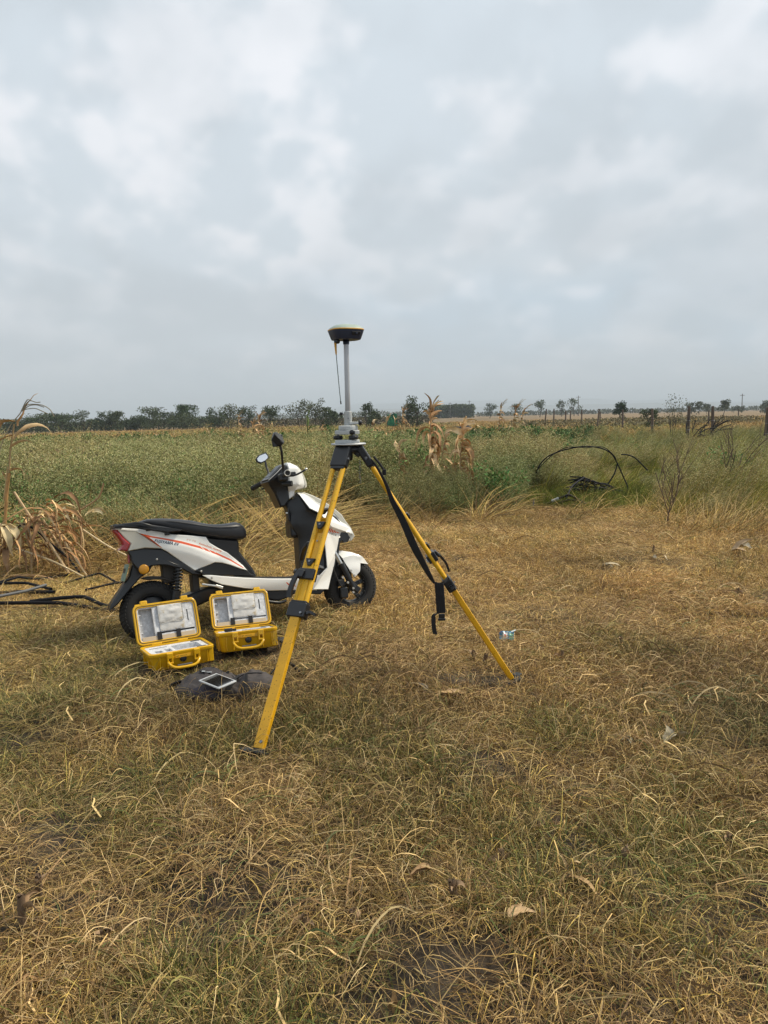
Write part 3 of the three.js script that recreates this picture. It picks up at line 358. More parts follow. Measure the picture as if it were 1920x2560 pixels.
  const sw = []; for (const [x, y] of [[0.28, 0.25], [0.40, 0.275]]) { const c = new THREE.CylinderGeometry(0.018, 0.018, 0.012, 20); c.rotateX(Math.PI / 2); c.translate(x, y, 0.093); sw.push(c); } P('bolt', sw, M.rubber);
  P('frame_post', [rbox(0.045, 0.22, 0.10, 0.008, 0.283, 0.34, 0), rbox(0.10, 0.14, 0.09, 0.01, 0.13, 0.44, 0.0)], M.fendb);
  P('seat_base', slab([[0.10, 0.70], [0.363, 0.645], [0.568, 0.606], [0.573, 0.58], [0.571, 0.526], [0.607, 0.474], [0.651, 0.409], [0.675, 0.351], [0.60, 0.352], [0.52, 0.38], [0.40, 0.42], [0.30, 0.5], [0.2, 0.55], [0.10, 0.6]], 0.112, 0.016, 1), M.blk);
  both('lower_panel', solid([[0.267, 0.434], [0.334, 0.454], [0.395, 0.474], [0.442, 0.467], [0.495, 0.447], [0.565, 0.413], [0.607, 0.398], [0.624, 0.375], [0.668, 0.353], [0.592, 0.362], [0.441, 0.386], [0.318, 0.402]], () => 0.133, () => 0.118, 0.004, 1), M.blk);
  { const b = []; for (const [x, y, z] of [[0.303, 0.425, 0.136], [0.364, 0.378, 0.153], [0.04, 0.528, 0.108]]) { const c = new THREE.SphereGeometry(0.007, 12, 8); c.scale(1, 1, 0.5); c.translate(x, y, z); b.push(c); } P('bolt', b, M.steel); }
  // seat: rounded cross-sections
  { const st = [[-0.045, 0.772, 0.766, 0.07], [-0.02, 0.779, 0.757, 0.10], [0.012, 0.787, 0.745, 0.118], [0.085, 0.786, 0.722, 0.128], [0.164, 0.778, 0.696, 0.133], [0.222, 0.769, 0.678, 0.137], [0.28, 0.758, 0.659, 0.142], [0.326, 0.745, 0.647, 0.146], [0.385, 0.734, 0.634, 0.150], [0.457, 0.728, 0.617, 0.150], [0.53, 0.729, 0.605, 0.142], [0.575, 0.726, 0.60, 0.130], [0.608, 0.708, 0.602, 0.115], [0.630, 0.68, 0.612, 0.095], [0.641, 0.650, 0.628, 0.06]], pos = [], idx = [], NS = 28;
    const curve = [0, 1, 2, 3].map((k) => new THREE.CatmullRomCurve3(st.map((q, i) => V(i, q[k], 0)))), N = 60;
    for (let i = 0; i <= N; i++) { const q = curve.map((c) => c.getPoint(i / N).y), mid = (q[1] + q[2]) / 2, hh = (q[1] - q[2]) / 2; for (let j = 0; j < NS; j++) { const a = j / NS * 6.283, ca = Math.cos(a), sa = Math.sin(a), p = sa > 0 ? 0.62 : 0.4; const dip = sa > 0 ? -0.010 * (1 - ca * ca) * smooth(0.3, 0.42, q[0]) * smooth(0.62, 0.5, q[0]) : 0; pos.push(q[0], mid + hh * Math.sign(sa) * Math.pow(Math.abs(sa), p) + dip, q[3] * Math.sign(ca) * Math.pow(Math.abs(ca), 0.62)); } }
    for (let i = 0; i < N; i++) for (let j = 0; j < NS; j++) { const a = i * NS + j, b = i * NS + (j + 1) % NS; idx.push(a, b, a + NS, b, b + NS, a + NS); } for (const [e, f] of [[0, 1], [N, 0]]) { const c = pos.length / 3, s = e * NS; let y = 0; for (let j = 0; j < NS; j++) y += pos[(s + j) * 3 + 1] / NS; pos.push(pos[s * 3], y, 0); for (let j = 0; j < NS; j++) f ? idx.push(c, s + (j + 1) % NS, s + j) : idx.push(c, s + j, s + (j + 1) % NS); }
    const g = new THREE.BufferGeometry(); g.setAttribute('position', new THREE.Float32BufferAttribute(pos, 3)); g.setIndex(idx); g.computeVertexNormals(); P('seat', g, M.seat);
    const seam = []; for (const s of [1, -1]) seam.push(tube([V(0.0, 0.765, 0.106 * s), V(0.15, 0.757, 0.133 * s), V(0.3, 0.722, 0.142 * s), V(0.42, 0.695, 0.150 * s), V(0.53, 0.69, 0.144 * s), V(0.6, 0.69, 0.118 * s)], 0.0022, 30, 5)); P('seat_piping', seam, M.blkGloss); }
  { const g = solid([[-0.2, 0.746], [-0.194, 0.765], [-0.13, 0.770], [-0.072, 0.773], [-0.034, 0.767], [0.02, 0.746], [0.203, 0.702], [0.191, 0.692], [0.111, 0.690], [0.045, 0.704], [-0.075, 0.732], [-0.139, 0.742]], (s) => 0.112 + 0.045 * smooth(-0.2, 0.0, s), (s) => 0.085 + 0.042 * smooth(-0.2, 0.0, s), 0.006, 2);
    const br = [0.112, -0.0].map((x) => rbox(0.03, 0.022, 0.02, 0.004, x, x > 0 ? 0.684 : 0.72, 0.125)); const b2 = br.map(mirrored); P('grab_rail', [g, mirrored(g), rbox(0.06, 0.022, 0.18, 0.008, -0.17, 0.757, 0), ...br, ...b2], M.blk); }
  // floor
  const floor = [[0.305, 0.4], [0.364, 0.394], [0.429, 0.380], [0.572, 0.354], [0.742, 0.329], [0.954, 0.305], [1.089, 0.303], [1.08, 0.21], [0.929, 0.23], [0.735, 0.248], [0.566, 0.286], [0.425, 0.326], [0.351, 0.367]];
  both('floor_side_panel', solid(floor, (s, u) => 0.152 - 0.02 * smooth(0.30, 0.22, u), (s, u) => 0.134 - 0.02 * smooth(0.30, 0.22, u), 0.004, 2, 0.5, duv), M.white);
  P('footboard', slab([[0.32, 0.405], [0.429, 0.388], [0.572, 0.361], [0.742, 0.336], [0.954, 0.312], [1.10, 0.312], [1.10, 0.29], [0.954, 0.290], [0.742, 0.314], [0.572, 0.339], [0.42, 0.36], [0.33, 0.38]], 0.138, 0.004, 1), M.rubber);
  P('belly_pan', slab([[0.348, 0.372], [0.432, 0.33], [0.575, 0.29], [0.745, 0.25], [0.94, 0.235], [1.154, 0.21], [1.114, 0.176], [0.932, 0.206], [0.87, 0.182], [0.809, 0.171], [0.74, 0.191], [0.726, 0.231], [0.584, 0.259], [0.47, 0.241], [0.407, 0.292]], 0.112, 0.008, 1), M.blk);
  P('foot_peg', [bar(V(0.298, 0.343, 0.142), V(0.40, 0.318, 0.15), V(0, 0, 1), 0.018, 0.013, 0.004), bar(V(0.385, 0.322, 0.135), V(0.432, 0.304, 0.135), V(0, 0, 1), 0.03, 0.02, 0.004)], M.silver);
  P('side_stand', [rod(V(0.58, 0.25, -0.10), V(0.50, 0.055, -0.225), 0.011), rbox(0.05, 0.012, 0.035, 0.004, 0.50, 0.05, -0.225)], M.blk);
  P('centre_stand', [tube([V(0.60, 0.25, 0.11), V(0.66, 0.20, 0.115), V(0.80, 0.16, 0.115), V(0.86, 0.165, 0.11)], 0.011, 16, 8), tube([V(0.60, 0.25, -0.11), V(0.66, 0.20, -0.115), V(0.80, 0.16, -0.115), V(0.86, 0.165, -0.11)], 0.011, 16, 8)], M.blk);
  // front: apron wings, inner shield, lamp strip
  const apron = [[1.034, 0.890, 0.045], [1.084, 0.884, 0.036], [1.144, 0.860, 0.032], [1.2, 0.829, 0.03], [1.249, 0.795, 0.03], [1.306, 0.752, 0.03], [1.349, 0.712, 0.03], [1.378, 0.66, 0.03], [1.411, 0.614, 0.03], [1.436, 0.552, 0.03], [1.413, 0.524, 0.034], [1.378, 0.532, 0.05], [1.378, 0.551, 0.06], [1.338, 0.560, 0.07], [1.303, 0.55, 0.082], [1.289, 0.511, 0.085], [1.271, 0.458, 0.085], [1.243, 0.369, 0.088], [1.208, 0.294, 0.10], [1.169, 0.205, 0.12], [1.046, 0.220, 0.15], [1.069, 0.31, 0.16], [1.1, 0.316, 0.165], [1.153, 0.358, 0.17], [1.152, 0.45, 0.17], [1.152, 0.522, 0.17], [1.145, 0.618, 0.17], [1.146, 0.666, 0.17], [1.172, 0.688, 0.165], [1.13, 0.74, 0.155], [1.075, 0.774, 0.14], [1.052, 0.825, 0.11], [1.032, 0.876, 0.07]];
  const fold = (s, u, w) => { const c = 0.66 - 0.34 * (s - 1.15), below = smooth(0.0, 0.012, c - u), ab = smooth(0.0, 0.10, u - c); return w + (u > c ? 0.014 * (1 - ab) : 0) - 0.010 * below * smooth(0.25, 0.0, c - u) * (s > 1.17 ? 1 : 0.3); };
  both('front_apron', solid(apron, (s, u, w) => fold(s, u, w), (s, u, w) => fold(s, u, w) - 0.014, 0.004, 3, 0.42, duv), M.white);
  P('lamp_strip', slab([[1.034, 0.896], [1.086, 0.893], [1.148, 0.868], [1.205, 0.837], [1.255, 0.802], [1.313, 0.757], [1.357, 0.716], [1.387, 0.663], [1.42, 0.616], [1.444, 0.552], [1.413, 0.52], [1.39, 0.56], [1.36, 0.64], [1.30, 0.72], [1.20, 0.80], [1.08, 0.86]], 0.034, 0.006, 1), M.beige);
  P('front_inner', slab([[1.06, 0.85], [1.2, 0.79], [1.31, 0.70], [1.37, 0.60], [1.40, 0.545], [1.375, 0.515], [1.34, 0.515], [1.325, 0.53], [1.31, 0.515], [1.295, 0.45], [1.262, 0.36], [1.22, 0.27], [1.15, 0.215], [1.10, 0.3], [1.12, 0.42], [1.12, 0.6], [1.10, 0.68]], (s, u) => 0.072 - 0.05 * smooth(0.6, 0.8, u) - 0.02 * smooth(1.3, 1.4, s), 0.006, 1), M.blk);
  { // shield: rows from top to bottom, [s right edge, u, half width, s centre, u centre]
    const rows = [[1.030, 0.884, 0.075, 0.930, 0.824], [1.052, 0.825, 0.11, 0.944, 0.80], [1.075, 0.774, 0.14, 0.966, 0.752], [1.13, 0.73, 0.155, 0.964, 0.718], [1.15, 0.688, 0.165, 0.958, 0.686], [1.146, 0.655, 0.17, 0.970, 0.644], [1.145, 0.60, 0.17, 1.006, 0.586], [1.150, 0.538, 0.17, 1.006, 0.538], [1.152, 0.45, 0.17, 1.004, 0.455], [1.150, 0.365, 0.17, 1.001, 0.37], [1.10, 0.318, 0.165, 0.999, 0.325], [1.075, 0.305, 0.16, 0.999, 0.305]], pos = [], idx = [], NC = 24;
    for (const [sr, ur, w, sc, uc] of rows) for (let j = 0; j <= NC; j++) { const t = j / NC * 2 - 1, k = 1 - smooth(0.28, 0.9, Math.abs(t)); pos.push(mix(sr, sc, k * 0.96 + 0.04 * (1 - t * t)), mix(ur, uc, 1 - t * t), t * w); }
    const W = NC + 1; for (let i = 0; i < rows.length - 1; i++) for (let j = 0; j < NC; j++) { const a = i * W + j; idx.push(a, a + 1, a + W, a + 1, a + W + 1, a + W); }
    const g = new THREE.BufferGeometry(); g.setAttribute('position', new THREE.Float32BufferAttribute(pos, 3)); g.setIndex(idx); const g2 = g.toNonIndexed(); P('leg_shield', toCreasedNormals(g2, 0.5), mat(0.009, 0.010, 0.012, 0.38));
    P('glove_box', [rbox(0.06, 0.13, 0.14, 0.026, 0.992, 0.645, -0.02), rbox(0.012, 0.10, 0.05, 0.005, 0.957, 0.75, 0.02)], M.blk); P('bag_hook', [rod(V(0.985, 0.745, 0.012), V(0.95, 0.755, 0.03), 0.004), rbox(0.02, 0.012, 0.012, 0.003, 0.948, 0.757, 0.034)], M.silver);
    const k = new THREE.CylinderGeometry(0.022, 0.022, 0.04, 20); k.rotateX(Math.PI / 2); k.translate(0.985, 0.345, 0.03); P('charging_cap', k, M.blk); }
  // steering head
  P('steering_cover', slab([[0.811, 0.977], [0.861, 1.012], [0.942, 1.084], [0.962, 1.080], [0.965, 0.969], [0.960, 0.943], [0.965, 0.895], [0.965, 0.850], [0.925, 0.80], [0.895, 0.80], [0.858, 0.9]], (s, u) => 0.07 + 0.03 * smooth(0.9, 1.02, u), 0.012, 2), M.blk);
  P('dashboard', [bar(V(0.822, 0.990, 0), V(0.944, 1.093, 0), V(0, 0, 1), 0.17, 0.012, 0.004), bar(V(0.84, 1.012, 0), V(0.92, 1.08, 0), V(0, 0, 1), 0.12, 0.006, 0.002)], M.blkGloss);
  P('dash_trim', [tube([V(0.818, 0.986, 0.09), V(0.88, 1.035, 0.096), V(0.945, 1.093, 0.088)], 0.004, 14, 6), tube([V(0.818, 0.986, -0.09), V(0.88, 1.035, -0.096), V(0.945, 1.093, -0.088)], 0.004, 14, 6)], M.steel);
  P('headlamp_cowl', solid([[0.966, 1.103], [0.992, 1.101], [1.034, 1.075], [1.065, 1.040], [1.088, 1.0], [1.103, 0.958], [1.100, 0.93], [1.075, 0.922], [1.03, 0.913], [1.013, 0.905], [1.007, 0.872], [0.96, 0.845], [0.955, 0.896], [0.950, 0.942], [0.955, 0.971], [0.960, 1.064]], (s, u) => (0.098 - 0.055 * smooth(1.02, 1.11, s)) * (0.55 + 0.45 * smooth(0.90, 0.95, u)) * (1 - 0.35 * smooth(1.05, 1.11, u)), (s, u) => -(0.098 - 0.055 * smooth(1.02, 1.11, s)) * (0.55 + 0.45 * smooth(0.90, 0.95, u)) * (1 - 0.35 * smooth(1.05, 1.11, u)), 0.01, 3, 0.5), M.whitePlain);
  P('headlamp_lens', slab([[1.038, 1.078], [1.070, 1.044], [1.094, 1.002], [1.110, 0.958], [1.107, 0.926], [1.086, 0.918], [1.089, 0.94], [1.08, 0.985], [1.05, 1.035]], (s) => 0.088 - 0.5 * Math.max(0, s - 1.02), 0.005, 1), M.beige);
  const hb = [V(0.832, 0.966, -0.34), V(0.872, 0.992, -0.21), V(0.905, 1.0, -0.1), V(0.905, 1.0, 0.1), V(0.892, 1.01, 0.21), V(0.868, 1.008, 0.34)];
  P('handlebar', tube(hb, 0.012, 40, 10), M.blk);
  P('grip', rod(hb[0], hb[1], 0.018, 0.017, 18), M.rubber); P('grip', rod(hb[5], hb[4], 0.018, 0.017, 18), M.rubber);
  { const t = new THREE.TorusGeometry(0.019, 0.0035, 8, 24); const d = hb[5].clone().sub(hb[4]).normalize(); t.applyQuaternion(new THREE.Quaternion().setFromUnitVectors(V(0, 0, 1), d)); t.translate(hb[5].x, hb[5].y, hb[5].z); P('bar_end', t, M.steel); }
  P('brake_lever', [tube([V(0.91, 1.0, 0.2), V(0.95, 0.998, 0.235), V(0.985, 1.012, 0.27), V(1.012, 1.028, 0.30)], 0.0065, 18, 8)], M.blk); const lt = new THREE.SphereGeometry(0.010, 12, 8); lt.translate(1.014, 1.03, 0.302); P('lever_tip', lt, M.silver);
  P('brake_lever', [tube([V(0.905, 0.985, -0.2), V(0.93, 0.975, -0.24), V(0.925, 0.965, -0.30), V(0.90, 0.955, -0.335)], 0.0065, 18, 8)], M.blk);
  P('switch_housing', [rbox(0.05, 0.055, 0.07, 0.012, 0.893, 0.995, 0.165), rod(V(0.90, 0.955, 0.13), V(0.955, 0.95, 0.17), 0.022, 0.019), rbox(0.05, 0.03, 0.05, 0.008, 0.945, 1.01, 0.2)], M.blk);
  P('switch_housing', [rbox(0.05, 0.06, 0.075, 0.012, 0.89, 0.99, -0.165), rbox(0.03, 0.06, 0.03, 0.008, 0.905, 0.945, -0.185)], M.blk); P('horn_button', rbox(0.012, 0.016, 0.016, 0.003, 0.884, 0.937, -0.185), mat(0.5, 0.12, 0.03, 0.4));
  { // mirrors
    const m1 = new THREE.Group(); m1.name = 'mirror'; o.add(m1); const ol = [[0.823, 1.284], [0.838, 1.288], [0.884, 1.268], [0.886, 1.216], [0.863, 1.193], [0.812, 1.190], [0.806, 1.241]];
    P('mirror_shell', solid(ol, (s, u) => 0.268 + 0.026 * Math.max(0, 1 - Math.abs((s - 0.838) * 0.72 + (u - 1.25) * 0.62) / 0.032) , () => 0.252, 0.005, 3, 0.3), M.blk, m1); P('mirror_glass', solid(ol.map(([s, u]) => [0.845 + (s - 0.845) * 0.88, 1.24 + (u - 1.24) * 0.88]), () => 0.2515, () => 0.249, 0.001, 0), M.mirror, m1);
    P('mirror_stem', [tube([V(0.862, 1.20, 0.262), V(0.872, 1.15, 0.25), V(0.893, 1.06, 0.19), V(0.895, 1.02, 0.18)], 0.0085, 20, 10)], M.blk, m1);
    const m2 = new THREE.Group(); m2.name = 'mirror'; o.add(m2); const o2 = [[0.842, 1.167], [0.868, 1.195], [0.924, 1.214], [0.941, 1.193], [0.942, 1.17], [0.913, 1.146], [0.876, 1.132], [0.847, 1.145]];
    P('mirror_shell', solid(o2, () => -0.236, (s, u) => -0.250 - 0.02 * Math.max(0, 1 - Math.hypot(s - 0.895, u - 1.172) / 0.05), 0.006, 2, 0.5), M.blk, m2); P('mirror_glass', solid(o2.map(([s, u]) => [0.893 + (s - 0.893) * 0.80, 1.173 + (u - 1.173) * 0.76]), () => -0.2335, () => -0.2355, 0.001, 1), M.mirror, m2);
    P('mirror_stem', [tube([V(0.913, 1.15, -0.243), V(0.916, 1.11, -0.235), V(0.921, 1.06, -0.215), V(0.90, 1.01, -0.19)], 0.0075, 20, 10)], M.blkGloss, m2); }
  // front fork and mudguard
  for (const s of [1, -1]) { P('fork_leg', [rod(V(1.225, 0.52, 0.075 * s), V(1.315, 0.33, 0.078 * s), 0.015)], M.silver); P('fork_slider', [rod(V(1.295, 0.372, 0.078 * s), V(1.375, 0.19, 0.08 * s), 0.024, 0.021), bar(V(1.33, 0.25, 0.08 * s), V(1.418, 0.163, 0.08 * s), V(0, 0, 1), 0.022, 0.045, 0.008)], M.blk); }
  P('steering_tube', [rod(V(1.06, 0.86, 0), V(1.225, 0.50, 0), 0.024), bar(V(1.225, 0.5, -0.095), V(1.225, 0.5, 0.095), V(1, 0, 0), 0.05, 0.035, 0.006)], M.blk);
  P('brake_caliper', [rbox(0.06, 0.08, 0.05, 0.012, 1.30, 0.165, 0.07), rbox(0.05, 0.05, 0.03, 0.008, 1.285, 0.235, 0.075)], M.blk);
  P('brake_hose', tube([V(1.29, 0.2, 0.09), V(1.262, 0.24, 0.1), V(1.235, 0.33, 0.09), V(1.22, 0.46, 0.06)], 0.0045, 20, 6), M.rubber);
  { const b = []; for (const [x, y] of [[1.29, 0.275], [1.325, 0.235], [1.362, 0.19], [1.36, 0.162], [1.355, 0.315], [1.378, 0.278]]) { const c = new THREE.CylinderGeometry(0.008, 0.008, 0.012, 12); c.rotateX(Math.PI / 2); c.translate(x, y, 0.106); b.push(c); } P('bolt', b, M.steel); }
  { const sideF = [[1.285, 0.462], [1.339, 0.458], [1.405, 0.441], [1.47, 0.407], [1.509, 0.374], [1.54, 0.340], [1.452, 0.357], [1.437, 0.299], [1.396, 0.266], [1.36, 0.313], [1.332, 0.372], [1.31, 0.423]];
    const cx = 1.385, cy = 0.198; const wf = (s, u) => { const r = Math.hypot(s - cx, u - cy); return (s > 1.44 && u > 0.3 ? 0.066 - 0.05 * smooth(1.46, 1.54, s) : 0.066) - 0.035 * smooth(0.215, 0.262, r) + 0.016 * smooth(0.2, 0.12, r); };
    const gp = solid(sideF, (s, u) => wf(s, u), (s, u) => wf(s, u) - 0.006, 0.002, 3, 0.5); const top = [[1.285, 0.462], [1.339, 0.458], [1.405, 0.441], [1.47, 0.407], [1.509, 0.374], [1.54, 0.340], [1.505, 0.358], [1.468, 0.39], [1.40, 0.424], [1.34, 0.440], [1.29, 0.445]];
    P('front_mudguard', [gp, mirrored(gp), slab(top, (s, u) => wf(s, u) - 0.004, 0.003, 2)], M.whitePlain); }
  P('cable', [tube([V(0.89, 0.99, 0.14), V(0.95, 0.93, 0.08), V(0.95, 0.85, 0.03), V(1.0, 0.82, 0.0)], 0.004, 20, 6)], M.rubber);
}

// ---------- survey tripod ----------
const yNoise = noiseTex(256, (u, v) => { const a = tile(u, v, 5, 5, 301), b = tile(u, v, 40, 2, 305), c = 0.80 + 0.22 * a - 0.15 * Math.max(0, b - 0.72) * 3; return [c, c * 0.99, c * 0.95]; }); yNoise.colorSpace = THREE.SRGBColorSpace;
const wear = noiseTex(512, (u, v) => { const a = tile(u, v, 5, 4, 311), s = tile(u, v, 60, 2, 313), q = tile(u, v * 1, 90, 1, 317); let c = 0.90 + 0.10 * a; const k = smooth(0.80, 0.86, s) * 0.75 + smooth(0.93, 0.97, q) * 0.5; return [mix(c, 0.30, k), mix(c, 0.24, k), mix(c, 0.18, k)]; }); wear.colorSpace = THREE.SRGBColorSpace;
const T = { yel: mat(0.82, 0.45, 0.012, 0.40, { map: wear }), yel2: mat(0.80, 0.42, 0.012, 0.36, { map: wear }), blk: mat(0.013, 0.014, 0.017, 0.55, { roughnessMap: gnoise }), fabric: mat(0.012, 0.012, 0.014, 0.9), alu: mat(0.50, 0.51, 0.52, 0.5, { metalness: 0.6 }), grey: mat(0.46, 0.48, 0.48, 0.55), bolt: mat(0.25, 0.26, 0.28, 0.35, { metalness: 0.9 }), navy: mat(0.028, 0.038, 0.070, 0.45), dome: mat(0.31, 0.38, 0.33, 0.5), ring: mat(0.62, 0.31, 0.03, 0.5) };
const HC = V(-0.17, 1.268, -3.80);   // centre of the tripod head plate
{
  const o = thing('survey_tripod', 'yellow and black surveying tripod with a black carrying strap on its right leg', 'tripod');
  const base = V(HC.x, 0, HC.z); o.position.copy(base); const L = (p) => p.clone().sub(base), P = (n, g, m, par = o, l) => part(n, g, m, par, l);
  const hc = L(HC);
  P('head_plate', lathe([[0, -0.008], [0.083, -0.008], [0.087, -0.005], [0.087, -0.001], [0.084, 0.002], [0, 0.002]], 56, hc), T.alu);
  P('head_body', [lathe([[0, -0.05], [0.05, -0.05], [0.07, -0.04], [0.074, -0.010], [0, -0.010]], 6, hc), lathe([[0, -0.085], [0.018, -0.085], [0.02, -0.05], [0, -0.05]], 20, hc)], T.blk);
  const feet = [V(-0.5474, 0, -3.0004), V(0.6654, 0, -3.8117), V(-0.62, 0, -4.58)].map((f) => V(f.x, gh(f.x, f.z) + 0.0, f.z));
  feet.forEach((F, i) => {
    const leg = new THREE.Group(); leg.name = 'leg'; o.add(leg);
    const dir = V(F.x - HC.x, 0, F.z - HC.z).normalize(), h = V(-dir.z, 0, dir.x), H = L(HC).add(dir.clone().multiplyScalar(0.062)).add(V(0, -0.035, 0)), foot = L(F), d = foot.clone().sub(H), len = d.length(); d.normalize(); const nrm = new THREE.Vector3().crossVectors(h, d).normalize(); if (nrm.dot(dir) < 0) nrm.negate();   // outward
    const at = (t, a = 0, b = 0) => H.clone().addScaledVector(d, len * t).addScaledVector(h, a).addScaledVector(nrm, b);
    const Q = (n, g, m, l) => part(n, g, m, leg, l), lv = at(0, 1).sub(at(0)).x < 0 ? 1 : -1;
    Q('hinge_casting', [bar(at(-0.015), at(0.062), h, 0.086, 0.038, 0.008), bar(at(0.05), at(0.072), h, 0.074, 0.028, 0.006), bar(at(-0.03, 0, -0.03), at(0.012, 0, -0.012), h, 0.072, 0.04, 0.006)], T.blk);
    { const b = []; for (const s of [-1, 1]) b.push(rod(at(0.03, 0.042 * s), at(0.03, 0.048 * s), 0.008, 0.006)); Q('hinge_bolt', b, T.bolt); }
    for (const s of [-1, 1]) Q('leg_tube', rod(at(0.066, 0.0275 * s), at(0.545, 0.0275 * s), 0.0122, 0.0122, 20), T.yel);
    Q('leg_cover', [bar(at(0.405, 0, 0.003), at(0.545, 0, 0.003), h, 0.036, 0.018, 0.003), bar(at(0.405, 0.010, 0.013), at(0.545, 0.010, 0.013), h, 0.003, 0.003, 0.001)], T.yel);
    Q('sliding_leg', [bar(at(0.30, 0, -0.008), at(0.974, 0, -0.008), h, 0.032, 0.010, 0.002), bar(at(0.56, 0.0, 0.004), at(0.974, 0.0, 0.004), h, 0.048, 0.024, 0.003)], T.yel2);
    const tri = (t) => { const sh = new THREE.Shape(); sh.moveTo(-0.022, 0); sh.lineTo(0.022, 0); sh.lineTo(0.006, -0.032); sh.lineTo(-0.006, -0.032); const g = new THREE.ExtrudeGeometry(sh, { depth: 0.012, bevelSize: 0.002, bevelThickness: 0.002, bevelSegments: 1 }); g.applyMatrix4(new THREE.Matrix4().makeBasis(h, d.clone().negate(), new THREE.Vector3().crossVectors(h, d.clone().negate()))); const c = at(t, 0, 0.008); const z = new THREE.Vector3().crossVectors(h, d.clone().negate()); if (z.dot(nrm) < 0) c.addScaledVector(nrm, 0.012); g.translate(c.x, c.y, c.z); return g; };
    Q('guide_block', [tri(0.268), tri(0.395)], T.blk);
    { const b = []; for (const t of [0.277, 0.404]) b.push(rod(at(t, 0, 0.018), at(t, 0, 0.026), 0.006, 0.005)); b.push(rod(at(0.955, -0.008, 0.014), at(0.955, -0.008, 0.021), 0.008, 0.006)); b.push(rod(at(0.33, 0, 0.004), at(0.33, 0, 0.0075), 0.004)); Q('leg_bolt', b, T.bolt); }
    // lever clamp
    Q('clamp_plate', [bar(at(0.428, 0, 0.016), at(0.463, 0, 0.016), h, 0.080, 0.020, 0.005), bar(at(0.432, 0, -0.018), at(0.462, 0, -0.018), h, 0.072, 0.012, 0.004)], T.blk);
    Q('clamp_lever', [bar(at(0.436, lv * 0.022, 0.030), at(0.462, lv * 0.026, 0.036), h, 0.036, 0.014, 0.005), band(smoothPts([at(0.445, lv * 0.030, 0.032), at(0.465, lv * 0.038, 0.040), at(0.50, lv * 0.043, 0.044), at(0.53, lv * 0.045, 0.034)], 12), 0.022, h, 0.012)], T.blk);
    Q('clamp_spacer', bar(at(0.44, 0.02, -0.027), at(0.452, 0.02, -0.027), h, 0.03, 0.008, 0.003), T.alu);
    // collar and thumb screw
    Q('collar', [bar(at(0.538), at(0.585), h, 0.092, 0.046, 0.007), bar(at(0.532), at(0.54), h, 0.08, 0.04, 0.004)], T.blk);
    { const g = [rod(at(0.565, -lv * 0.044, 0), at(0.565, -lv * 0.060, 0), 0.009), band([at(0.570, -lv * 0.056, 0.01), at(0.566, -lv * 0.074, 0.012), at(0.571, -lv * 0.098, 0.008)], [0.018, 0.026, 0.02], nrm, 0.012)]; Q('thumb_screw', g, T.blk); Q('collar_bolt', [rod(at(0.572, -0.03, 0.026), at(0.572, -0.03, 0.031), 0.006, 0.005)], T.bolt); }
    Q('foot_spike', [bar(at(0.970), at(0.990), h, 0.05, 0.030, 0.006), rod(at(0.985), at(1.01), 0.014, 0.002), bar(at(0.984, 0, -0.03), at(0.986, 0, 0.045), h, 0.085, 0.014, 0.005), bar(at(0.98, lv * 0.03, 0.02), at(0.99, lv * 0.055, 0.05), h, 0.04, 0.012, 0.004)], mat(0.022, 0.024, 0.024, 0.6));
  });
  // chain under the head
  { const g = []; for (let k = 0; k < 9; k++) { const t = new THREE.TorusGeometry(0.006, 0.0013, 6, 12); t.scale(0.7, 1.2, 1); if (k % 2) t.rotateY(Math.PI / 2); t.translate(hc.x + 0.055 + 0.002 * Math.sin(k), hc.y - 0.09 - k * 0.0125, hc.z + 0.045); g.push(t); } P('chain', g, T.bolt); }
  // strap down the right leg
  const S = (x, y, z = -3.72) => L(V(x, y, z));
  const sp = [S(-0.062, 1.19, -3.765), S(-0.028, 1.146, -3.745), S(0.012, 1.068, -3.735), S(0.043, 0.984), S(0.083, 0.905), S(0.117, 0.826), S(0.148, 0.752), S(0.188, 0.672), S(0.223, 0.604), S(0.246, 0.566)];
  const wid = [0.010, 0.014, 0.020, 0.028, 0.033, 0.036, 0.040, 0.040, 0.030, 0.012], dirs = sp.map((_, i) => V(0.75, 0.45, 0.5 + 0.4 * Math.sin(i)).normalize());
  const cw = new THREE.CatmullRomCurve3(wid.map((w, i) => V(i, w, 0))), cd = new THREE.CatmullRomCurve3(dirs), N = 50; P('carrying_strap', band(smoothPts(sp, N), Array.from({ length: N + 1 }, (_, i) => cw.getPoint(i / N).y), Array.from({ length: N + 1 }, (_, i) => cd.getPoint(i / N)), 0.004), T.fabric, o, 'black webbing carrying strap');
  P('strap_pad', [bar(S(0.2685, 0.568), S(0.2775, 0.412), V(1, 0, 0.15), 0.046, 0.012, 0.005), bar(S(0.2585, 0.566, -3.713), S(0.2655, 0.414, -3.713), V(1, 0, 0.15), 0.006, 0.003, 0.001), bar(S(0.2815, 0.566, -3.713), S(0.289, 0.414, -3.713), V(1, 0, 0.15), 0.004, 0.003, 0.001)], T.fabric);
  P('strap_loop', [band(smoothPts([S(0.247, 0.567), S(0.27, 0.562), S(0.292, 0.570), S(0.315, 0.588, -3.76)], 12), 0.014, V(0, 1, 0.2), 0.004)], T.fabric);
  P('strap_tail', band(smoothPts([S(0.268, 0.412), S(0.252, 0.408), S(0.240, 0.398), S(0.2385, 0.37), S(0.241, 0.33), S(0.247, 0.305)], 20), 0.026, V(0.6, 0.3, 0.6), 0.004), T.fabric);
  P('buckle', [rbox(0.032, 0.022, 0.012, 0.004, hc.x + 0.45, 0.398, 0.08), rbox(0.036, 0.012, 0.012, 0.003, hc.x + 0.45, 0.380, 0.08)], T.blk);
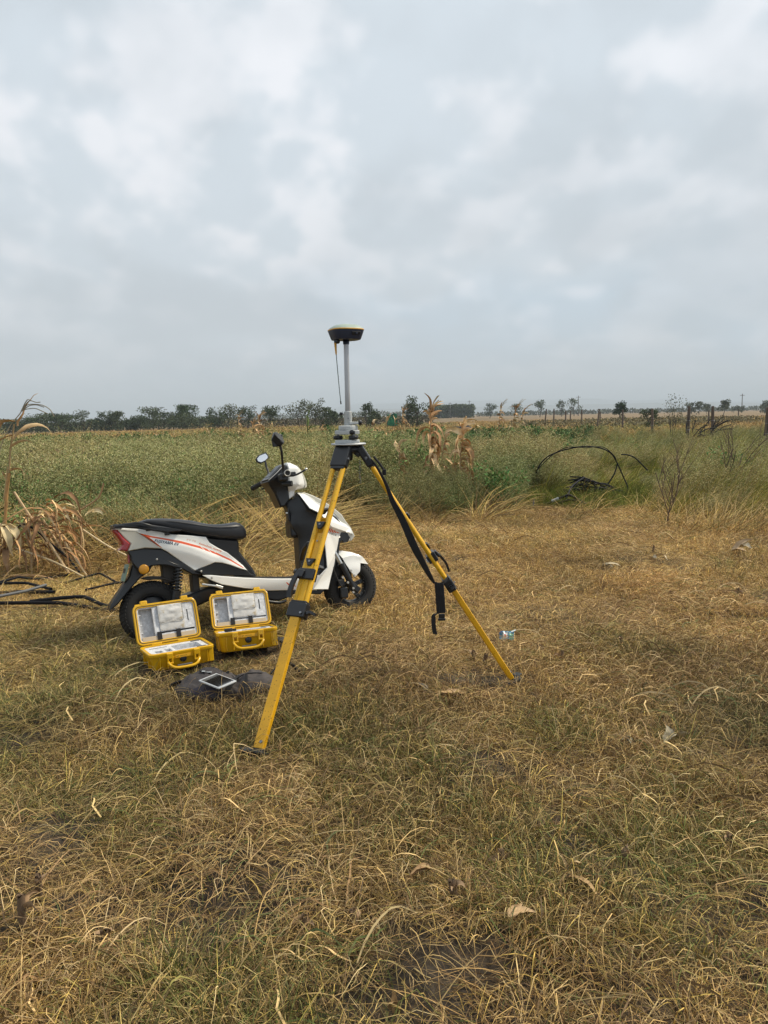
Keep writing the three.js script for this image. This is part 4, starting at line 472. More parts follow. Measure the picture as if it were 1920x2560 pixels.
  P('strap_cord', [tube([S(-0.045, 1.20, -3.78), S(-0.02, 1.17, -3.76), S(0.0, 1.14, -3.755), S(0.01, 1.12, -3.76)], 0.006, 14, 7), rbox(0.02, 0.03, 0.016, 0.005, S(0.005, 1.13).x, 1.125, S(0, 0, -3.75).z)], T.fabric);
}
{ // tribrach
  const o = thing('tribrach', 'light grey levelling tribrach with three black foot screws on the tripod head', 'tribrach', V(HC.x, HC.y + 0.002, HC.z)); const P = (n, g, m, l) => part(n, g, m, o, l);
  const triPlate = (r, t, y) => { const sh = new THREE.Shape(); for (let k = 0; k < 3; k++) { const a = k / 3 * 6.283 + 1.05; for (const e of [-0.34, 0.34]) { const x = Math.cos(a + e) * r, yy = Math.sin(a + e) * r; (k === 0 && e < 0) ? sh.moveTo(x, yy) : sh.lineTo(x, yy); } } const g = new THREE.ExtrudeGeometry(sh, { depth: t, bevelSize: 0.004, bevelThickness: 0.003, bevelSegments: 2 }); g.rotateX(-Math.PI / 2); g.translate(0, y, 0); return g; };
  P('base_plate', triPlate(0.066, 0.010, 0.003), T.grey); P('upper_plate', triPlate(0.066, 0.014, 0.046), T.grey);
  for (let k = 0; k < 3; k++) { const a = k / 3 * 6.283 + 1.05, x = Math.cos(a) * 0.052, z = -Math.sin(a) * 0.052; P('foot_screw', lathe([[0, 0.018], [0.020, 0.018], [0.0235, 0.022], [0.0235, 0.034], [0.020, 0.038], [0, 0.038]], 22, V(x, 0, z)), T.blk); P('screw_neck', rod(V(x, 0.036, z), V(x, 0.064, z), 0.008), T.alu); }
  const v = lathe([[0, 0], [0.012, 0], [0.012, 0.009], [0, 0.009]], 20); v.rotateX(Math.PI / 2); v.translate(0.02, 0.054, 0.062); P('level_vial', [v, rbox(0.03, 0.016, 0.012, 0.003, 0.02, 0.054, 0.056)], T.blk);
}
{ // satellite receiver on its pole
  const o = thing('satellite_receiver', 'satellite positioning receiver with pale dome on a grey pole above the tripod', 'receiver', V(HC.x, HC.y + 0.066, HC.z)); const P = (n, g, m, l) => part(n, g, m, o, l);
  P('rotating_base', lathe([[0, 0], [0.046, 0], [0.048, 0.003], [0.048, 0.019], [0.045, 0.023], [0, 0.023]], 44), T.grey);
  P('adapter_sleeve', [lathe([[0, 0.023], [0.020, 0.023], [0.0195, 0.09], [0.017, 0.092], [0, 0.092]], 32), rbox(0.045, 0.014, 0.03, 0.004, 0.03, 0.034, 0.012)], T.grey);
  const kb = lathe([[0, 0], [0.012, 0.0], [0.014, 0.004], [0.013, 0.012], [0.008, 0.017], [0, 0.018]], 20); kb.rotateZ(-Math.PI / 2); kb.translate(0.052, 0.036, 0.012); P('clamp_knob', kb, T.blk);
  P('set_screw', [rod(V(-0.018, 0.08, 0.004), V(-0.026, 0.081, 0.004), 0.004)], T.alu); P('set_screw_knob', [rod(V(-0.025, 0.081, 0.004), V(-0.040, 0.082, 0.004), 0.0065, 0.008)], T.blk);
  P('sleeve_screw', [rod(V(0.002, 0.058, 0.019), V(0.002, 0.058, 0.0215), 0.0035)], T.bolt);
  P('pole', lathe([[0, 0.09], [0.0135, 0.09], [0.0125, 0.2], [0.0125, 0.425], [0, 0.425]], 30), mat(0.50, 0.51, 0.53, 0.42, { metalness: 0.55 }));
  P('pole_cap', lathe([[0.0130, 0.418], [0.015, 0.419], [0.0165, 0.440], [0, 0.440]], 26), T.navy);
  // body: rounded square plan, tapering downwards
  const rings = [[0.0, 0.066], [0.001, 0.0665], [0.006, 0.069], [0.028, 0.077], [0.042, 0.0815], [0.044, 0.082]]; const loft = (rs, y0, caps) => { const pos = [], idx = [], N = 64; for (const [y, r] of rs) for (let j = 0; j < N; j++) { const a = j / N * 6.283, p = Math.pow(Math.pow(Math.abs(Math.cos(a)), 3) + Math.pow(Math.abs(Math.sin(a)), 3), -1 / 3); pos.push(Math.cos(a) * r * p, y0 + y, Math.sin(a) * r * p); } for (let i = 0; i < rs.length - 1; i++) for (let j = 0; j < N; j++) { const a = i * N + j, b = i * N + (j + 1) % N; idx.push(a, a + N, b, b, a + N, b + N); } for (const [e, f] of caps) { const c = pos.length / 3, s = e * N; pos.push(0, pos[s * 3 + 1], 0); for (let j = 0; j < N; j++) f ? idx.push(c, s + (j + 1) % N, s + j) : idx.push(c, s + j, s + (j + 1) % N); } const g = new THREE.BufferGeometry(); g.setAttribute('position', new THREE.Float32BufferAttribute(pos, 3)); g.setIndex(idx); const q = toCreasedNormals(g.toNonIndexed(), 0.5); q.rotateY(0.42); return q; };
  P('receiver_body', loft(rings, 0.440, [[0, 0], [5, 1]]), T.navy); P('orange_band', loft([[0, 0.0815], [0.001, 0.0828], [0.004, 0.0828], [0.006, 0.081]], 0.484, [[0, 0], [3, 1]]), T.ring);
  { // dome with a wavy edge: lower cream ring and raised cap
    P('dome', loft([[0, 0.0805], [0.006, 0.076], [0.014, 0.064], [0.019, 0.055], [0.021, 0.04]], 0.4895, [[0, 0], [4, 1]]), T.dome);
    const pos = [], idx = [], N = 72, K = 8; for (let k = 0; k <= K; k++) for (let j = 0; j < N; j++) { const a = j / N * 6.283, rr = (0.056 + 0.013 * Math.cos(4 * a + 0.4)) * (k / K), y = 0.5165 - 9.0 * Math.pow(rr, 2) * 0.45 + (k === K ? -0.004 : 0); pos.push(Math.cos(a) * rr, y, Math.sin(a) * rr); } for (let k = 0; k < K; k++) for (let j = 0; j < N; j++) { const a = k * N + j, b = k * N + (j + 1) % N; idx.push(a, b, a + N, b, b + N, a + N); } const g = new THREE.BufferGeometry(); g.setAttribute('position', new THREE.Float32BufferAttribute(pos, 3)); g.setIndex(idx); g.computeVertexNormals(); P('dome_cap', g, mat(0.38, 0.44, 0.37, 0.5)); }
  { const q = rbox(0.045, 0.016, 0.006, 0.003); q.rotateX(0.22); q.rotateY(0.42); q.translate(0.040 + 0.012, 0.467, 0.068 - 0.006); P('control_panel', q, T.blk); const b = lathe([[0, 0], [0.006, 0], [0.005, 0.003], [0, 0.003]], 16); b.rotateX(Math.PI / 2 + 0.2); b.rotateY(0.42); b.translate(0.055, 0.464, 0.0665); P('power_button', b, T.navy); }
  P('antenna_mount', [rod(V(-0.051, 0.445, 0.03), V(-0.051, 0.424, 0.03), 0.0075, 0.0065)], T.blk); { const k = lathe([[0, 0], [0.010, 0], [0.012, 0.004], [0.011, 0.012], [0, 0.014]], 18); k.rotateX(Math.PI / 2); k.translate(-0.039, 0.430, 0.036); P('port_cap', k, T.blk); }
  P('antenna_sleeve', rod(V(-0.051, 0.424, 0.03), V(-0.0485, 0.368, 0.03), 0.0068, 0.0035), T.ring); P('whip_antenna', tube([V(-0.0485, 0.370, 0.03), V(-0.044, 0.30, 0.03), V(-0.038, 0.21, 0.03), V(-0.032, 0.135, 0.03)], 0.0019, 20, 7), mat(0.018, 0.045, 0.038, 0.5)); P('antenna_tip', rod(V(-0.0325, 0.143, 0.03), V(-0.0315, 0.128, 0.03), 0.0032), T.blk);
}

// ---------- yellow equipment cases ----------
const foamTex = noiseTex(256, (u, v, x, y) => { const a = tile(u, v, 24, 3, 401), b = hash(x, y, 5), c = 0.76 + 0.20 * (a - 0.5) + 0.22 * (b - 0.5); return [c, c * 1.01, c * 1.03]; }, 4); foamTex.colorSpace = THREE.SRGBColorSpace;
const pouchTex = noiseTex(256, (u, v) => { const a = tile(u, v, 3, 5, 411), s = smooth(0.62, 0.78, tile(u, v, 5, 4, 417)); const c = 0.74 + 0.10 * (a - 0.5); return [c - 0.10 * s, c - 0.15 * s - 0.005, c - 0.24 * s - 0.015]; }); pouchTex.colorSpace = THREE.SRGBColorSpace;
const pouchBump = noiseTex(256, (u, v) => { const a = tile(u, v, 3, 4, 431); return [a, a, a]; });
const C = { yel: mat(0.78, 0.45, 0.010, 0.36, { roughnessMap: gnoise, map: yNoise }), seal: mat(0.03, 0.022, 0.012, 0.7), foam: mat(1, 1, 1, 0.95, { map: foamTex }), pouch: mat(1, 1, 1, 0.5, { map: pouchTex, bumpMap: pouchBump, bumpScale: 0.004 }), blk: T.blk, fabric: T.fabric, tan: mat(0.46, 0.37, 0.26, 0.8), dark: mat(0.035, 0.036, 0.04, 0.7), grey: mat(0.07, 0.075, 0.08, 0.6) };
const LB = document.createElement('canvas'); LB.width = 256; LB.height = 48; { const c = LB.getContext('2d'); c.fillStyle = '#e0a818'; c.fillRect(0, 0, 256, 48); c.fillStyle = '#2a2410'; c.font = 'bold 34px sans-serif'; c.fillText('GT', 14, 37); c.font = 'bold 20px sans-serif'; c.fillText('HARD BOXES', 72, 34); }
const labelTex = new THREE.CanvasTexture(LB); labelTex.colorSpace = THREE.SRGBColorSpace;
function rrect(w, h, r, P = THREE.Shape, cx = 0, cy = 0) { const s = new P(), x = w / 2, y = h / 2; s.moveTo(cx - x + r, cy - y); s.lineTo(cx + x - r, cy - y); s.quadraticCurveTo(cx + x, cy - y, cx + x, cy - y + r); s.lineTo(cx + x, cy + y - r); s.quadraticCurveTo(cx + x, cy + y, cx + x - r, cy + y); s.lineTo(cx - x + r, cy + y); s.quadraticCurveTo(cx - x, cy + y, cx - x, cy + y - r); s.lineTo(cx - x, cy - y + r); s.quadraticCurveTo(cx - x, cy - y, cx - x + r, cy - y); return s; }
const ext = (s, d, b = 0.002) => new THREE.ExtrudeGeometry(s, { depth: d, bevelSize: b, bevelThickness: b, bevelSegments: 2, curveSegments: 8, bevelEnabled: b > 0 });
function makeCase(label, W, D, H, lidH, lidTilt, tilt, extra) {
  const o = thing('equipment_case', label, 'case', null, 'yellow cases in front of the scooter'), P = (n, g, m, par = o, l) => part(n, g, m, par, l), flat = (g, y) => { g.rotateX(-Math.PI / 2); g.translate(0, y, 0); return g; };
  // base shell: tapered tub with a lip
  { const pos = [], idx = []; const ring = (w, d, y, r) => { const s = rrect(w, d, r).getPoints(6); s.pop(); for (const p of s) pos.push(p.x, y, -p.y); return s.length; }; let n = 0; const lv = [[W - 0.055, D - 0.05, 0, 0.03], [W - 0.045, D - 0.04, 0.006, 0.032], [W - 0.026, D - 0.022, H - 0.022, 0.034], [W - 0.004, D - 0.004, H - 0.020, 0.036], [W, D, H - 0.016, 0.036], [W, D, H - 0.003, 0.036], [W - 0.006, D - 0.006, H, 0.034], [W - 0.034, D - 0.034, H, 0.03], [W - 0.036, D - 0.036, H - 0.012, 0.03], [W - 0.045, D - 0.045, 0.01, 0.03]]; for (const l of lv) n = ring(...l);
    for (let i = 0; i < lv.length - 1; i++) for (let j = 0; j < n; j++) { const a = i * n + j, b = i * n + (j + 1) % n; idx.push(a, b, a + n, b, b + n, a + n); } const c = pos.length / 3; pos.push(0, 0, 0, 0, 0.01, 0); for (let j = 0; j < n; j++) { idx.push(c, (j + 1) % n, j); const e = (lv.length - 1) * n; idx.push(c + 1, e + j, e + (j + 1) % n); }
    const g = new THREE.BufferGeometry(); g.setAttribute('position', new THREE.Float32BufferAttribute(pos, 3)); g.setIndex(idx); const q = toCreasedNormals(g.toNonIndexed(), 0.6); const ribs = []; for (const x of [-0.125, -0.085, 0.085, 0.14]) ribs.push(rbox(0.007, H - 0.03, 0.02, 0.003, x, H / 2 - 0.008, D / 2 - 0.016)); for (const z of [-0.06, 0.05]) for (const s of [-1, 1]) ribs.push(rbox(0.02, H - 0.03, 0.008, 0.003, s * (W / 2 - 0.018), H / 2 - 0.008, z)); ribs.push(rbox(0.03, H - 0.02, 0.03, 0.006, W / 2 - 0.022, H / 2 - 0.006, D / 2 - 0.024)); ribs.push(rbox(0.17, 0.026, 0.012, 0.004, 0.0, H - 0.03, D / 2 - 0.008));
    P('base_shell', [q, ...ribs], C.yel); }
  { const s = rrect(W - 0.04, D - 0.04, 0.03); s.holes.push(rrect(0.15, 0.12, 0.008, THREE.Path, 0.055, 0.0)); s.holes.push(rrect(0.035, 0.07, 0.006, THREE.Path, -0.055, -0.03)); s.holes.push(rrect(0.04, 0.05, 0.006, THREE.Path, -0.11, -0.04)); s.holes.push(rrect(0.1, 0.02, 0.004, THREE.Path, -0.09, 0.06)); P('foam_insert', [flat(ext(s, 0.05, 0), H - 0.058), flat(ext(rrect(W - 0.05, D - 0.05, 0.03), 0.004, 0), H - 0.064)], C.foam); }
  P('foam_slot', [rbox(0.05, 0.004, 0.02, 0.001, 0.12, H - 0.006, 0.085 - D * 0.02), rbox(0.05, 0.004, 0.016, 0.001, 0.13, H - 0.006, -0.085)], C.grey);
  P('pressure_valve', (() => { const g = lathe([[0, 0.012], [0.016, 0.011], [0.019, 0.006], [0.0195, -0.004], [0, -0.004]], 26); g.rotateX(Math.PI / 2); g.translate(0.002, H * 0.52, D / 2 - 0.012); return g; })(), C.blk);
  { const g = new THREE.PlaneGeometry(0.085, 0.016); const q = rbox(0.085, 0.016, 0.002, 0.0008, 0.0, H - 0.029, D / 2 + 0.0005); const uv = q.attributes.uv, ps = q.attributes.position; for (let i = 0; i < uv.count; i++) uv.setXY(i, (ps.getX(i) + 0.0425) / 0.085, (ps.getY(i) - (H - 0.029) + 0.008) / 0.016); P('label_plate', q, new THREE.MeshStandardMaterial({ map: labelTex, roughness: 0.5 })); }
  for (const s of [-1, 1]) P('latch', [rbox(0.034, 0.03, 0.02, 0.004, s * 0.075, H - 0.018, D / 2 + 0.006), rbox(0.009, 0.036, 0.012, 0.003, s * 0.075 - 0.012, H - 0.04, D / 2 + 0.010), rbox(0.009, 0.036, 0.012, 0.003, s * 0.075 + 0.012, H - 0.04, D / 2 + 0.010), rbox(0.034, 0.010, 0.012, 0.003, s * 0.075, H - 0.058, D / 2 + 0.012)], C.yel);
  P('handle', [tube([V(-0.085, H * 0.50, D / 2 + 0.004), V(-0.084, H * 0.40, D / 2 + 0.018), V(-0.068, H * 0.24, D / 2 + 0.034), V(-0.045, H * 0.16, D / 2 + 0.040), V(0, H * 0.14, D / 2 + 0.042), V(0.045, H * 0.16, D / 2 + 0.040), V(0.068, H * 0.24, D / 2 + 0.034), V(0.084, H * 0.40, D / 2 + 0.018), V(0.085, H * 0.50, D / 2 + 0.004)], 0.0085, 40, 8)], C.yel);
  P('handle_pad', rbox(0.085, 0.014, 0.012, 0.004, 0, H * 0.22, D / 2 + 0.026), C.grey);
  P('hinge', [rbox(0.06, 0.016, 0.014, 0.004, -0.08, H, -D / 2 - 0.003), rbox(0.06, 0.016, 0.014, 0.004, 0.07, H, -D / 2 - 0.003)], C.yel);
  if (extra) P('foam_plug', [rbox(0.05, 0.02, 0.035, 0.006, -0.1, H + 0.006, 0.02), rbox(0.02, 0.014, 0.012, 0.003, -0.065, H + 0.004, 0.03)], C.blk);
  // lid: built lying in its own plane, x across, y up from the hinge, z toward the viewer
  const lid = new THREE.Group(); lid.name = 'lid'; lid.position.set(0, H + 0.006, -D / 2 - 0.004); lid.rotation.x = -lidTilt; o.add(lid); const Q = (n, g, m, l) => part(n, g, m, lid, l), h = lidH, up = (g) => { g.translate(0, h / 2, 0); return g; };
  { const rim = rrect(W, h, 0.036); rim.holes.push(rrect(W - 0.03, h - 0.03, 0.026, THREE.Path)); const g1 = ext(rim, 0.016, 0.003); g1.translate(0, h / 2, -0.018); const wall = rrect(W - 0.022, h - 0.022, 0.03); wall.holes.push(rrect(W - 0.032, h - 0.032, 0.026, THREE.Path)); const g2 = ext(wall, 0.05, 0); g2.translate(0, h / 2, -0.066); const back = ext(rrect(W - 0.022, h - 0.022, 0.03), 0.006, 0.003); back.translate(0, h / 2, -0.072);
    const tabs = []; for (const s of [-1, 1]) { tabs.push(rbox(0.042, 0.03, 0.024, 0.006, s * 0.118, h + 0.008, -0.010)); tabs.push(rbox(0.05, 0.018, 0.014, 0.005, s * 0.145, h - 0.002, -0.010)); } Q('lid_shell', [g1, g2, back, ...tabs], C.yel); }
  { const s = rrect(W - 0.016, h - 0.016, 0.031); s.holes.push(rrect(W - 0.023, h - 0.023, 0.029, THREE.Path)); const g = ext(s, 0.002, 0); g.translate(0, h / 2, 0.0005); Q('seal', g, C.seal); }
  { const w = W - 0.034, hh = h - 0.034, s = rrect(w, hh, 0.024); s.holes.push(rrect(0.078, hh - 0.022, 0.008, THREE.Path, -w / 2 + 0.05, 0.004)); s.holes.push(rrect(0.007, 0.068, 0.002, THREE.Path, w / 2 - 0.042, 0.022)); s.holes.push(rrect(0.21, 0.010, 0.002, THREE.Path, 0.05, -hh / 2 + 0.040)); const g = ext(s, 0.020, 0); g.translate(0, h / 2, -0.026); const bk = ext(rrect(w, hh, 0.024), 0.003, 0); bk.translate(0, h / 2, -0.055); const bumps = []; for (const y of [-0.045, 0.0, 0.06]) bumps.push(rbox(0.014, 0.008, 0.03, 0.003, -w / 2 + 0.018, h / 2 + y, -0.036)); Q('lid_foam', [g, bk, ...bumps], C.foam); }
  Q('lid_slot', [rbox(0.012, 0.075, 0.003, 0.001, W / 2 - 0.059, h / 2 + 0.022, -0.040), rbox(0.22, 0.014, 0.003, 0.001, 0.05, 0.017 + 0.04, -0.036)], C.dark);
  // grey vinyl pouch with a flap
  { const sheet = (x0, y0, x1, y1, z, puff, seed) => { const g = new THREE.BoxGeometry(x1 - x0, y1 - y0, 0.004, 24, 20, 1), p = g.attributes.position; for (let i = 0; i < p.count; i++) { const u = p.getX(i) / (x1 - x0) + 0.5, v = p.getY(i) / (y1 - y0) + 0.5; p.setZ(i, p.getZ(i) + puff * Math.pow(Math.sin(Math.PI * clamp(u)) * Math.sin(Math.PI * clamp(v)), 0.5) + (fbm(u * 5 + seed, v * 5, 3, seed) - 0.5) * 0.008 * Math.sin(Math.PI * u)); } g.translate((x0 + x1) / 2, (y0 + y1) / 2, z); g.computeVertexNormals(); return g; };
    const pg = Q('pouch', sheet(-0.045, 0.066, 0.098, h - 0.022, -0.003, 0.006, 3 + W * 10), C.pouch, 'pale grey vinyl pouch'); part('pouch_flap', sheet(-0.046, 0.115, 0.095, h - 0.018, 0.003, 0.007, 8 + D * 10), C.pouch, pg); part('flap_edge', tube([V(-0.046, h - 0.02, 0.006), V(-0.046, 0.122, 0.007), V(-0.040, 0.115, 0.008), V(0.02, 0.1135, 0.009), V(0.088, 0.115, 0.008), V(0.095, 0.122, 0.007), V(0.095, h - 0.02, 0.006)], 0.0016, 50, 6), mat(0.40, 0.39, 0.37, 0.6), pg); }
  Q('lid_lining', rbox(W - 0.06, 0.026, 0.004, 0.002, 0, 0.030, -0.004), C.tan);
  for (const x of [-0.055, 0.055]) Q('elastic_strap', [rbox(0.026, 0.046, 0.006, 0.002, x, 0.040, 0.0015)], C.fabric);
  o.rotation.order = 'YXZ'; return o;
}
{ const a = makeCase('open yellow hard case nearest the backpack, its base showing grey foam compartments', 0.365, 0.25, 0.098, 0.232, R(19), 0, false); a.position.set(-1.185, gh(-1.185, -4.165) + 0.034, -4.165); a.rotation.set(R(-4), R(30.6), 0);
  const b = makeCase('open yellow hard case farther right beneath the scooter floor, tilted back with its foam hidden', 0.360, 0.25, 0.115, 0.232, R(25), 0, true); b.position.set(-0.842, gh(-0.842, -4.43) + 0.032, -4.43); b.rotation.set(R(-11), R(17.2), R(1)); }

// ---------- backpack and tablet ----------
const bagTex = noiseTex(256, (u, v) => { const a = tile(u, v, 4, 5, 501), b = tile(u, v, 64, 1, 502), c = 0.30 + 0.12 * (a - 0.5) + 0.05 * (b - 0.5); return [c * 1.02, c * 0.95, c * 0.94]; }, 3); bagTex.colorSpace = THREE.SRGBColorSpace;
{
  const o = thing('backpack', 'dark grey brown backpack lying flat in the grass with a tablet on it', 'backpack', V(-0.835, gh(-0.835, -3.78), -3.78)), P = (n, g, m, par = o, l) => part(n, g, m, par, l);
  const bag = mat(0.62, 0.60, 0.60, 0.75, { map: bagTex, bumpMap: bagTex, bumpScale: 0.004, sheen: 0.2 });
  // lying body: outline radius per angle times a flattened dome with folds
  const out = (a) => { const c = Math.cos(a), s = Math.sin(a); const rx = 0.272, rz = s > 0 ? 0.135 : 0.155; return Math.pow(Math.pow(Math.abs(c / rx), 2.6) + Math.pow(Math.abs(s / rz), 2.6), -1 / 2.6) * (1 + 0.05 * Math.sin(3 * a + 1) + 0.03 * Math.sin(5 * a)); };
  const hgt = (x, z) => { const a = Math.atan2(z, x), q = Math.hypot(x, z) / out(a); const e = Math.pow(Math.max(0, 1 - Math.pow(q, 3.2)), 0.5); const lump = 0.078 + 0.03 * smooth(0.0, -0.2, x) * smooth(0.05, -0.1, z) - 0.028 * Math.exp(-(((x - 0.02) / 0.05) ** 2)) * smooth(0.08, -0.12, z) + 0.012 * smooth(0.05, 0.2, x); return e * (lump + (fbm(x * 17 + 3, z * 17, 4, 511) - 0.5) * 0.085); };
  { const pos = [], idx = [], uv = [], NA = 96, NR = 26; for (let k = 0; k <= NR; k++) for (let j = 0; j < NA; j++) { const a = j / NA * 6.283, r = out(a) * Math.pow(k / NR, 0.8), x = Math.cos(a) * r, z = Math.sin(a) * r; pos.push(x, Math.max(hgt(x, z), 0) + (k === NR ? 0.0 : 0.012), z); uv.push(x * 4, z * 4); } for (let j = 0; j < NA; j++) { const a = j / NA * 6.283, r = out(a) * 0.9; pos.push(Math.cos(a) * r, -0.015, Math.sin(a) * r); uv.push(0, 0); } for (let k = 0; k <= NR; k++) for (let j = 0; j < NA; j++) { const a = k * NA + j, b = k * NA + (j + 1) % NA; idx.push(a, b, a + NA, b, b + NA, a + NA); } const c = pos.length / 3; pos.push(0, -0.015, 0); uv.push(0, 0); for (let j = 0; j < NA; j++) idx.push(c, (NR + 1) * NA + (j + 1) % NA, (NR + 1) * NA + j); const g = new THREE.BufferGeometry(); g.setAttribute('position', new THREE.Float32BufferAttribute(pos, 3)); g.setAttribute('uv', new THREE.Float32BufferAttribute(uv, 2)); g.setIndex(idx); g.computeVertexNormals(); P('bag_body', g, bag); }
  const on = (x, z, d = 0.004) => V(x, hgt(x, z) + 0.012 + d, z);
  const seam = (pts, r = 0.0035, n = 40) => tube(smoothPts(pts.map(([x, z]) => on(x, z, 0.001)), n), r, n, 6);
  P('seam', [seam([[-0.24, 0.05], [-0.235, -0.03], [-0.19, -0.10], [-0.10, -0.12], [-0.03, -0.10], [0.0, -0.06], [0.05, -0.08], [0.15, -0.10], [0.235, -0.07]]), seam([[0.235, -0.05], [0.19, 0.02], [0.11, 0.05], [0.03, 0.06], [-0.05, 0.06]]), seam([[0.0, -0.06], [0.04, -0.02], [0.02, 0.03]])], T.fabric);
  const zipP = [[-0.155, -0.115], [-0.135, -0.06], [-0.125, -0.03], [-0.08, -0.025]]; P('zip', band(smoothPts(zipP.map(([x, z]) => on(x, z, 0.003)), 24), 0.016, V(1, 0, 0.5), 0.003), T.fabric); P('zip_puller', [rbox(0.018, 0.005, 0.012, 0.002, -0.118, on(-0.118, -0.028).y + 0.004, -0.028), rbox(0.035, 0.004, 0.007, 0.002, -0.09, on(-0.09, -0.022).y + 0.005, -0.022)], T.grey);
  P('zip', band(smoothPts([[-0.09, -0.125], [-0.03, -0.095], [0.0, -0.062], [0.01, -0.04]].map(([x, z]) => on(x, z, 0.003)), 24), 0.018, V(0.3, 0, 1), 0.003), T.fabric);
  // shoulder straps and webbing
  P('shoulder_strap', band(smoothPts([V(0.22, 0.06, -0.10), V(0.25, 0.085, -0.14), V(0.29, 0.095, -0.17), V(0.33, 0.075, -0.18), V(0.36, 0.045, -0.16), V(0.40, 0.03, -0.12)], 30), [...Array(31)].map((_, i) => 0.014 + 0.02 * smooth(10, 24, i)), V(0.2, 0.7, 0.7), 0.006), T.fabric);
  P('shoulder_strap', band(smoothPts([V(-0.23, 0.06, 0.0), V(-0.27, 0.05, 0.02), V(-0.30, 0.02, 0.05), V(-0.285, 0.012, 0.09)], 20), 0.035, V(0.3, 0.7, 0.6), 0.006), T.fabric);
  P('webbing', [band(smoothPts([on(0.07, 0.02), V(0.055, 0.085, 0.10), V(0.03, 0.05, 0.145), V(-0.02, 0.018, 0.17)], 20), 0.024, V(1, 0, 0.1), 0.004), band(smoothPts([on(0.12, 0.06), V(0.13, 0.06, 0.12), V(0.14, 0.02, 0.15)], 14), 0.014, V(1, 0, 0), 0.004)], T.fabric);
  P('side_pocket', (() => { const g = new THREE.SphereGeometry(1, 30, 18), p = g.attributes.position; for (let i = 0; i < p.count; i++) { const k = 1 + 0.25 * (fbm(p.getX(i) * 2 + 4, p.getZ(i) * 2 + p.getY(i) * 2, 3, 77) - 0.5); p.setXYZ(i, p.getX(i) * 0.11 * k, p.getY(i) * 0.04 * k, p.getZ(i) * 0.055 * k); } g.translate(-0.07, 0.032, 0.115); g.computeVertexNormals(); return g; })(), mat(0.035, 0.028, 0.038, 0.8));
  // tablet resting on it
  const t = thing('tablet', 'white framed tablet computer with a dark screen lying on the backpack', 'tablet'); const c = V(-0.845, 0, -3.648); t.position.set(c.x, gh(-0.835, -3.78) + 0.106, c.z); t.rotation.order = 'YXZ'; t.rotation.set(R(4), Math.atan2(-0.113, 0.127), R(-1));
  part('tablet_frame', rbox(0.168, 0.009, 0.110, 0.004), mat(0.52, 0.53, 0.54, 0.4), t); const s = rbox(0.142, 0.002, 0.096, 0.001, 0, 0.0044, 0); part('screen', s, mat(0.012, 0.010, 0.008, 0.06, { clearcoat: 1 }), t); part('home_button', lathe([[0, 0.0052], [0.005, 0.0052], [0.0055, 0.0046], [0, 0.0044]], 18, V(0.0765, 0, 0)), mat(0.6, 0.6, 0.6, 0.3), t);
}

// ---------- dried maize ----------
function leafGeo(r, base, az, L, w, droop, up0, c) {   // a strap leaf folded along its rib, twisting and hanging
  const B = new Blades(Math.floor(r() * 1e9)), m = 9, pts = [base.clone()]; let d = V(Math.cos(az) * (1 - up0), up0, Math.sin(az) * (1 - up0)).normalize(); const tw = (r() - 0.5) * 1.2;
  for (let j = 1; j <= m; j++) { d = d.clone().add(V((r() - 0.5) * 0.75, -droop * (0.15 + 0.3 * j / m) + (r() - 0.5) * 0.35, (r() - 0.5) * 0.75)).normalize(); pts.push(pts[j - 1].clone().addScaledVector(d, L / m)); }
  const side0 = V(-Math.sin(az), 0.2, Math.cos(az)); const p = [], cc = [], idx = []; let side = side0;
  for (let k = 0; k <= m; k++) { const t = pts[Math.min(k + 1, m)].clone().sub(pts[Math.max(k - 1, 0)]).normalize(); side = side.clone().applyAxisAngle(t, tw / m * 3 + (r() - 0.5) * 0.4); side.addScaledVector(t, -side.dot(t)).normalize(); const n = new THREE.Vector3().crossVectors(side, t), f = k / m, hw = w / 2 * (0.55 + 0.9 * Math.sin(Math.PI * Math.pow(f, 0.7))) * (1 - 0.75 * f * f); const q = pts[k]; const fold = 0.35 + 0.5 * r();
    for (const [s, e] of [[-1, fold], [0, 0], [1, fold]]) { const v = q.clone().addScaledVector(side, s * hw).addScaledVector(n, e * hw * (s ? 1 : 0)); p.push(v.x, v.y, v.z); const b = 0.8 + 0.35 * r(); cc.push(c[0] * b, c[1] * b, c[2] * b); } }
  for (let k = 0; k < m; k++) for (const s of [0, 1]) { const a = k * 3 + s; idx.push(a, a + 1, a + 4, a, a + 4, a + 3); }
  const g = new THREE.BufferGeometry(); g.setAttribute('position', new THREE.Float32BufferAttribute(p, 3)); g.setAttribute('color', new THREE.Float32BufferAttribute(cc, 3)); g.setIndex(idx); g.computeVertexNormals(); return g;
}
function vtube(pts, r, seg, rad, c) { const g = Array.isArray(r) ? null : tube(pts, r, seg, rad); const n = g.attributes.position.count, a = new Float32Array(n * 3); for (let i = 0; i < n; i++) { const b = 0.8 + 0.4 * hash(i, 3, 7); a[i * 3] = c[0] * b; a[i * 3 + 1] = c[1] * b; a[i * 3 + 2] = c[2] * b; } g.setAttribute('color', new THREE.BufferAttribute(a, 3)); g.deleteAttribute('uv'); return g; }
const HUSK = [[0.50, 0.33, 0.17], [0.42, 0.26, 0.13], [0.56, 0.40, 0.22], [0.34, 0.20, 0.10], [0.60, 0.47, 0.28]];
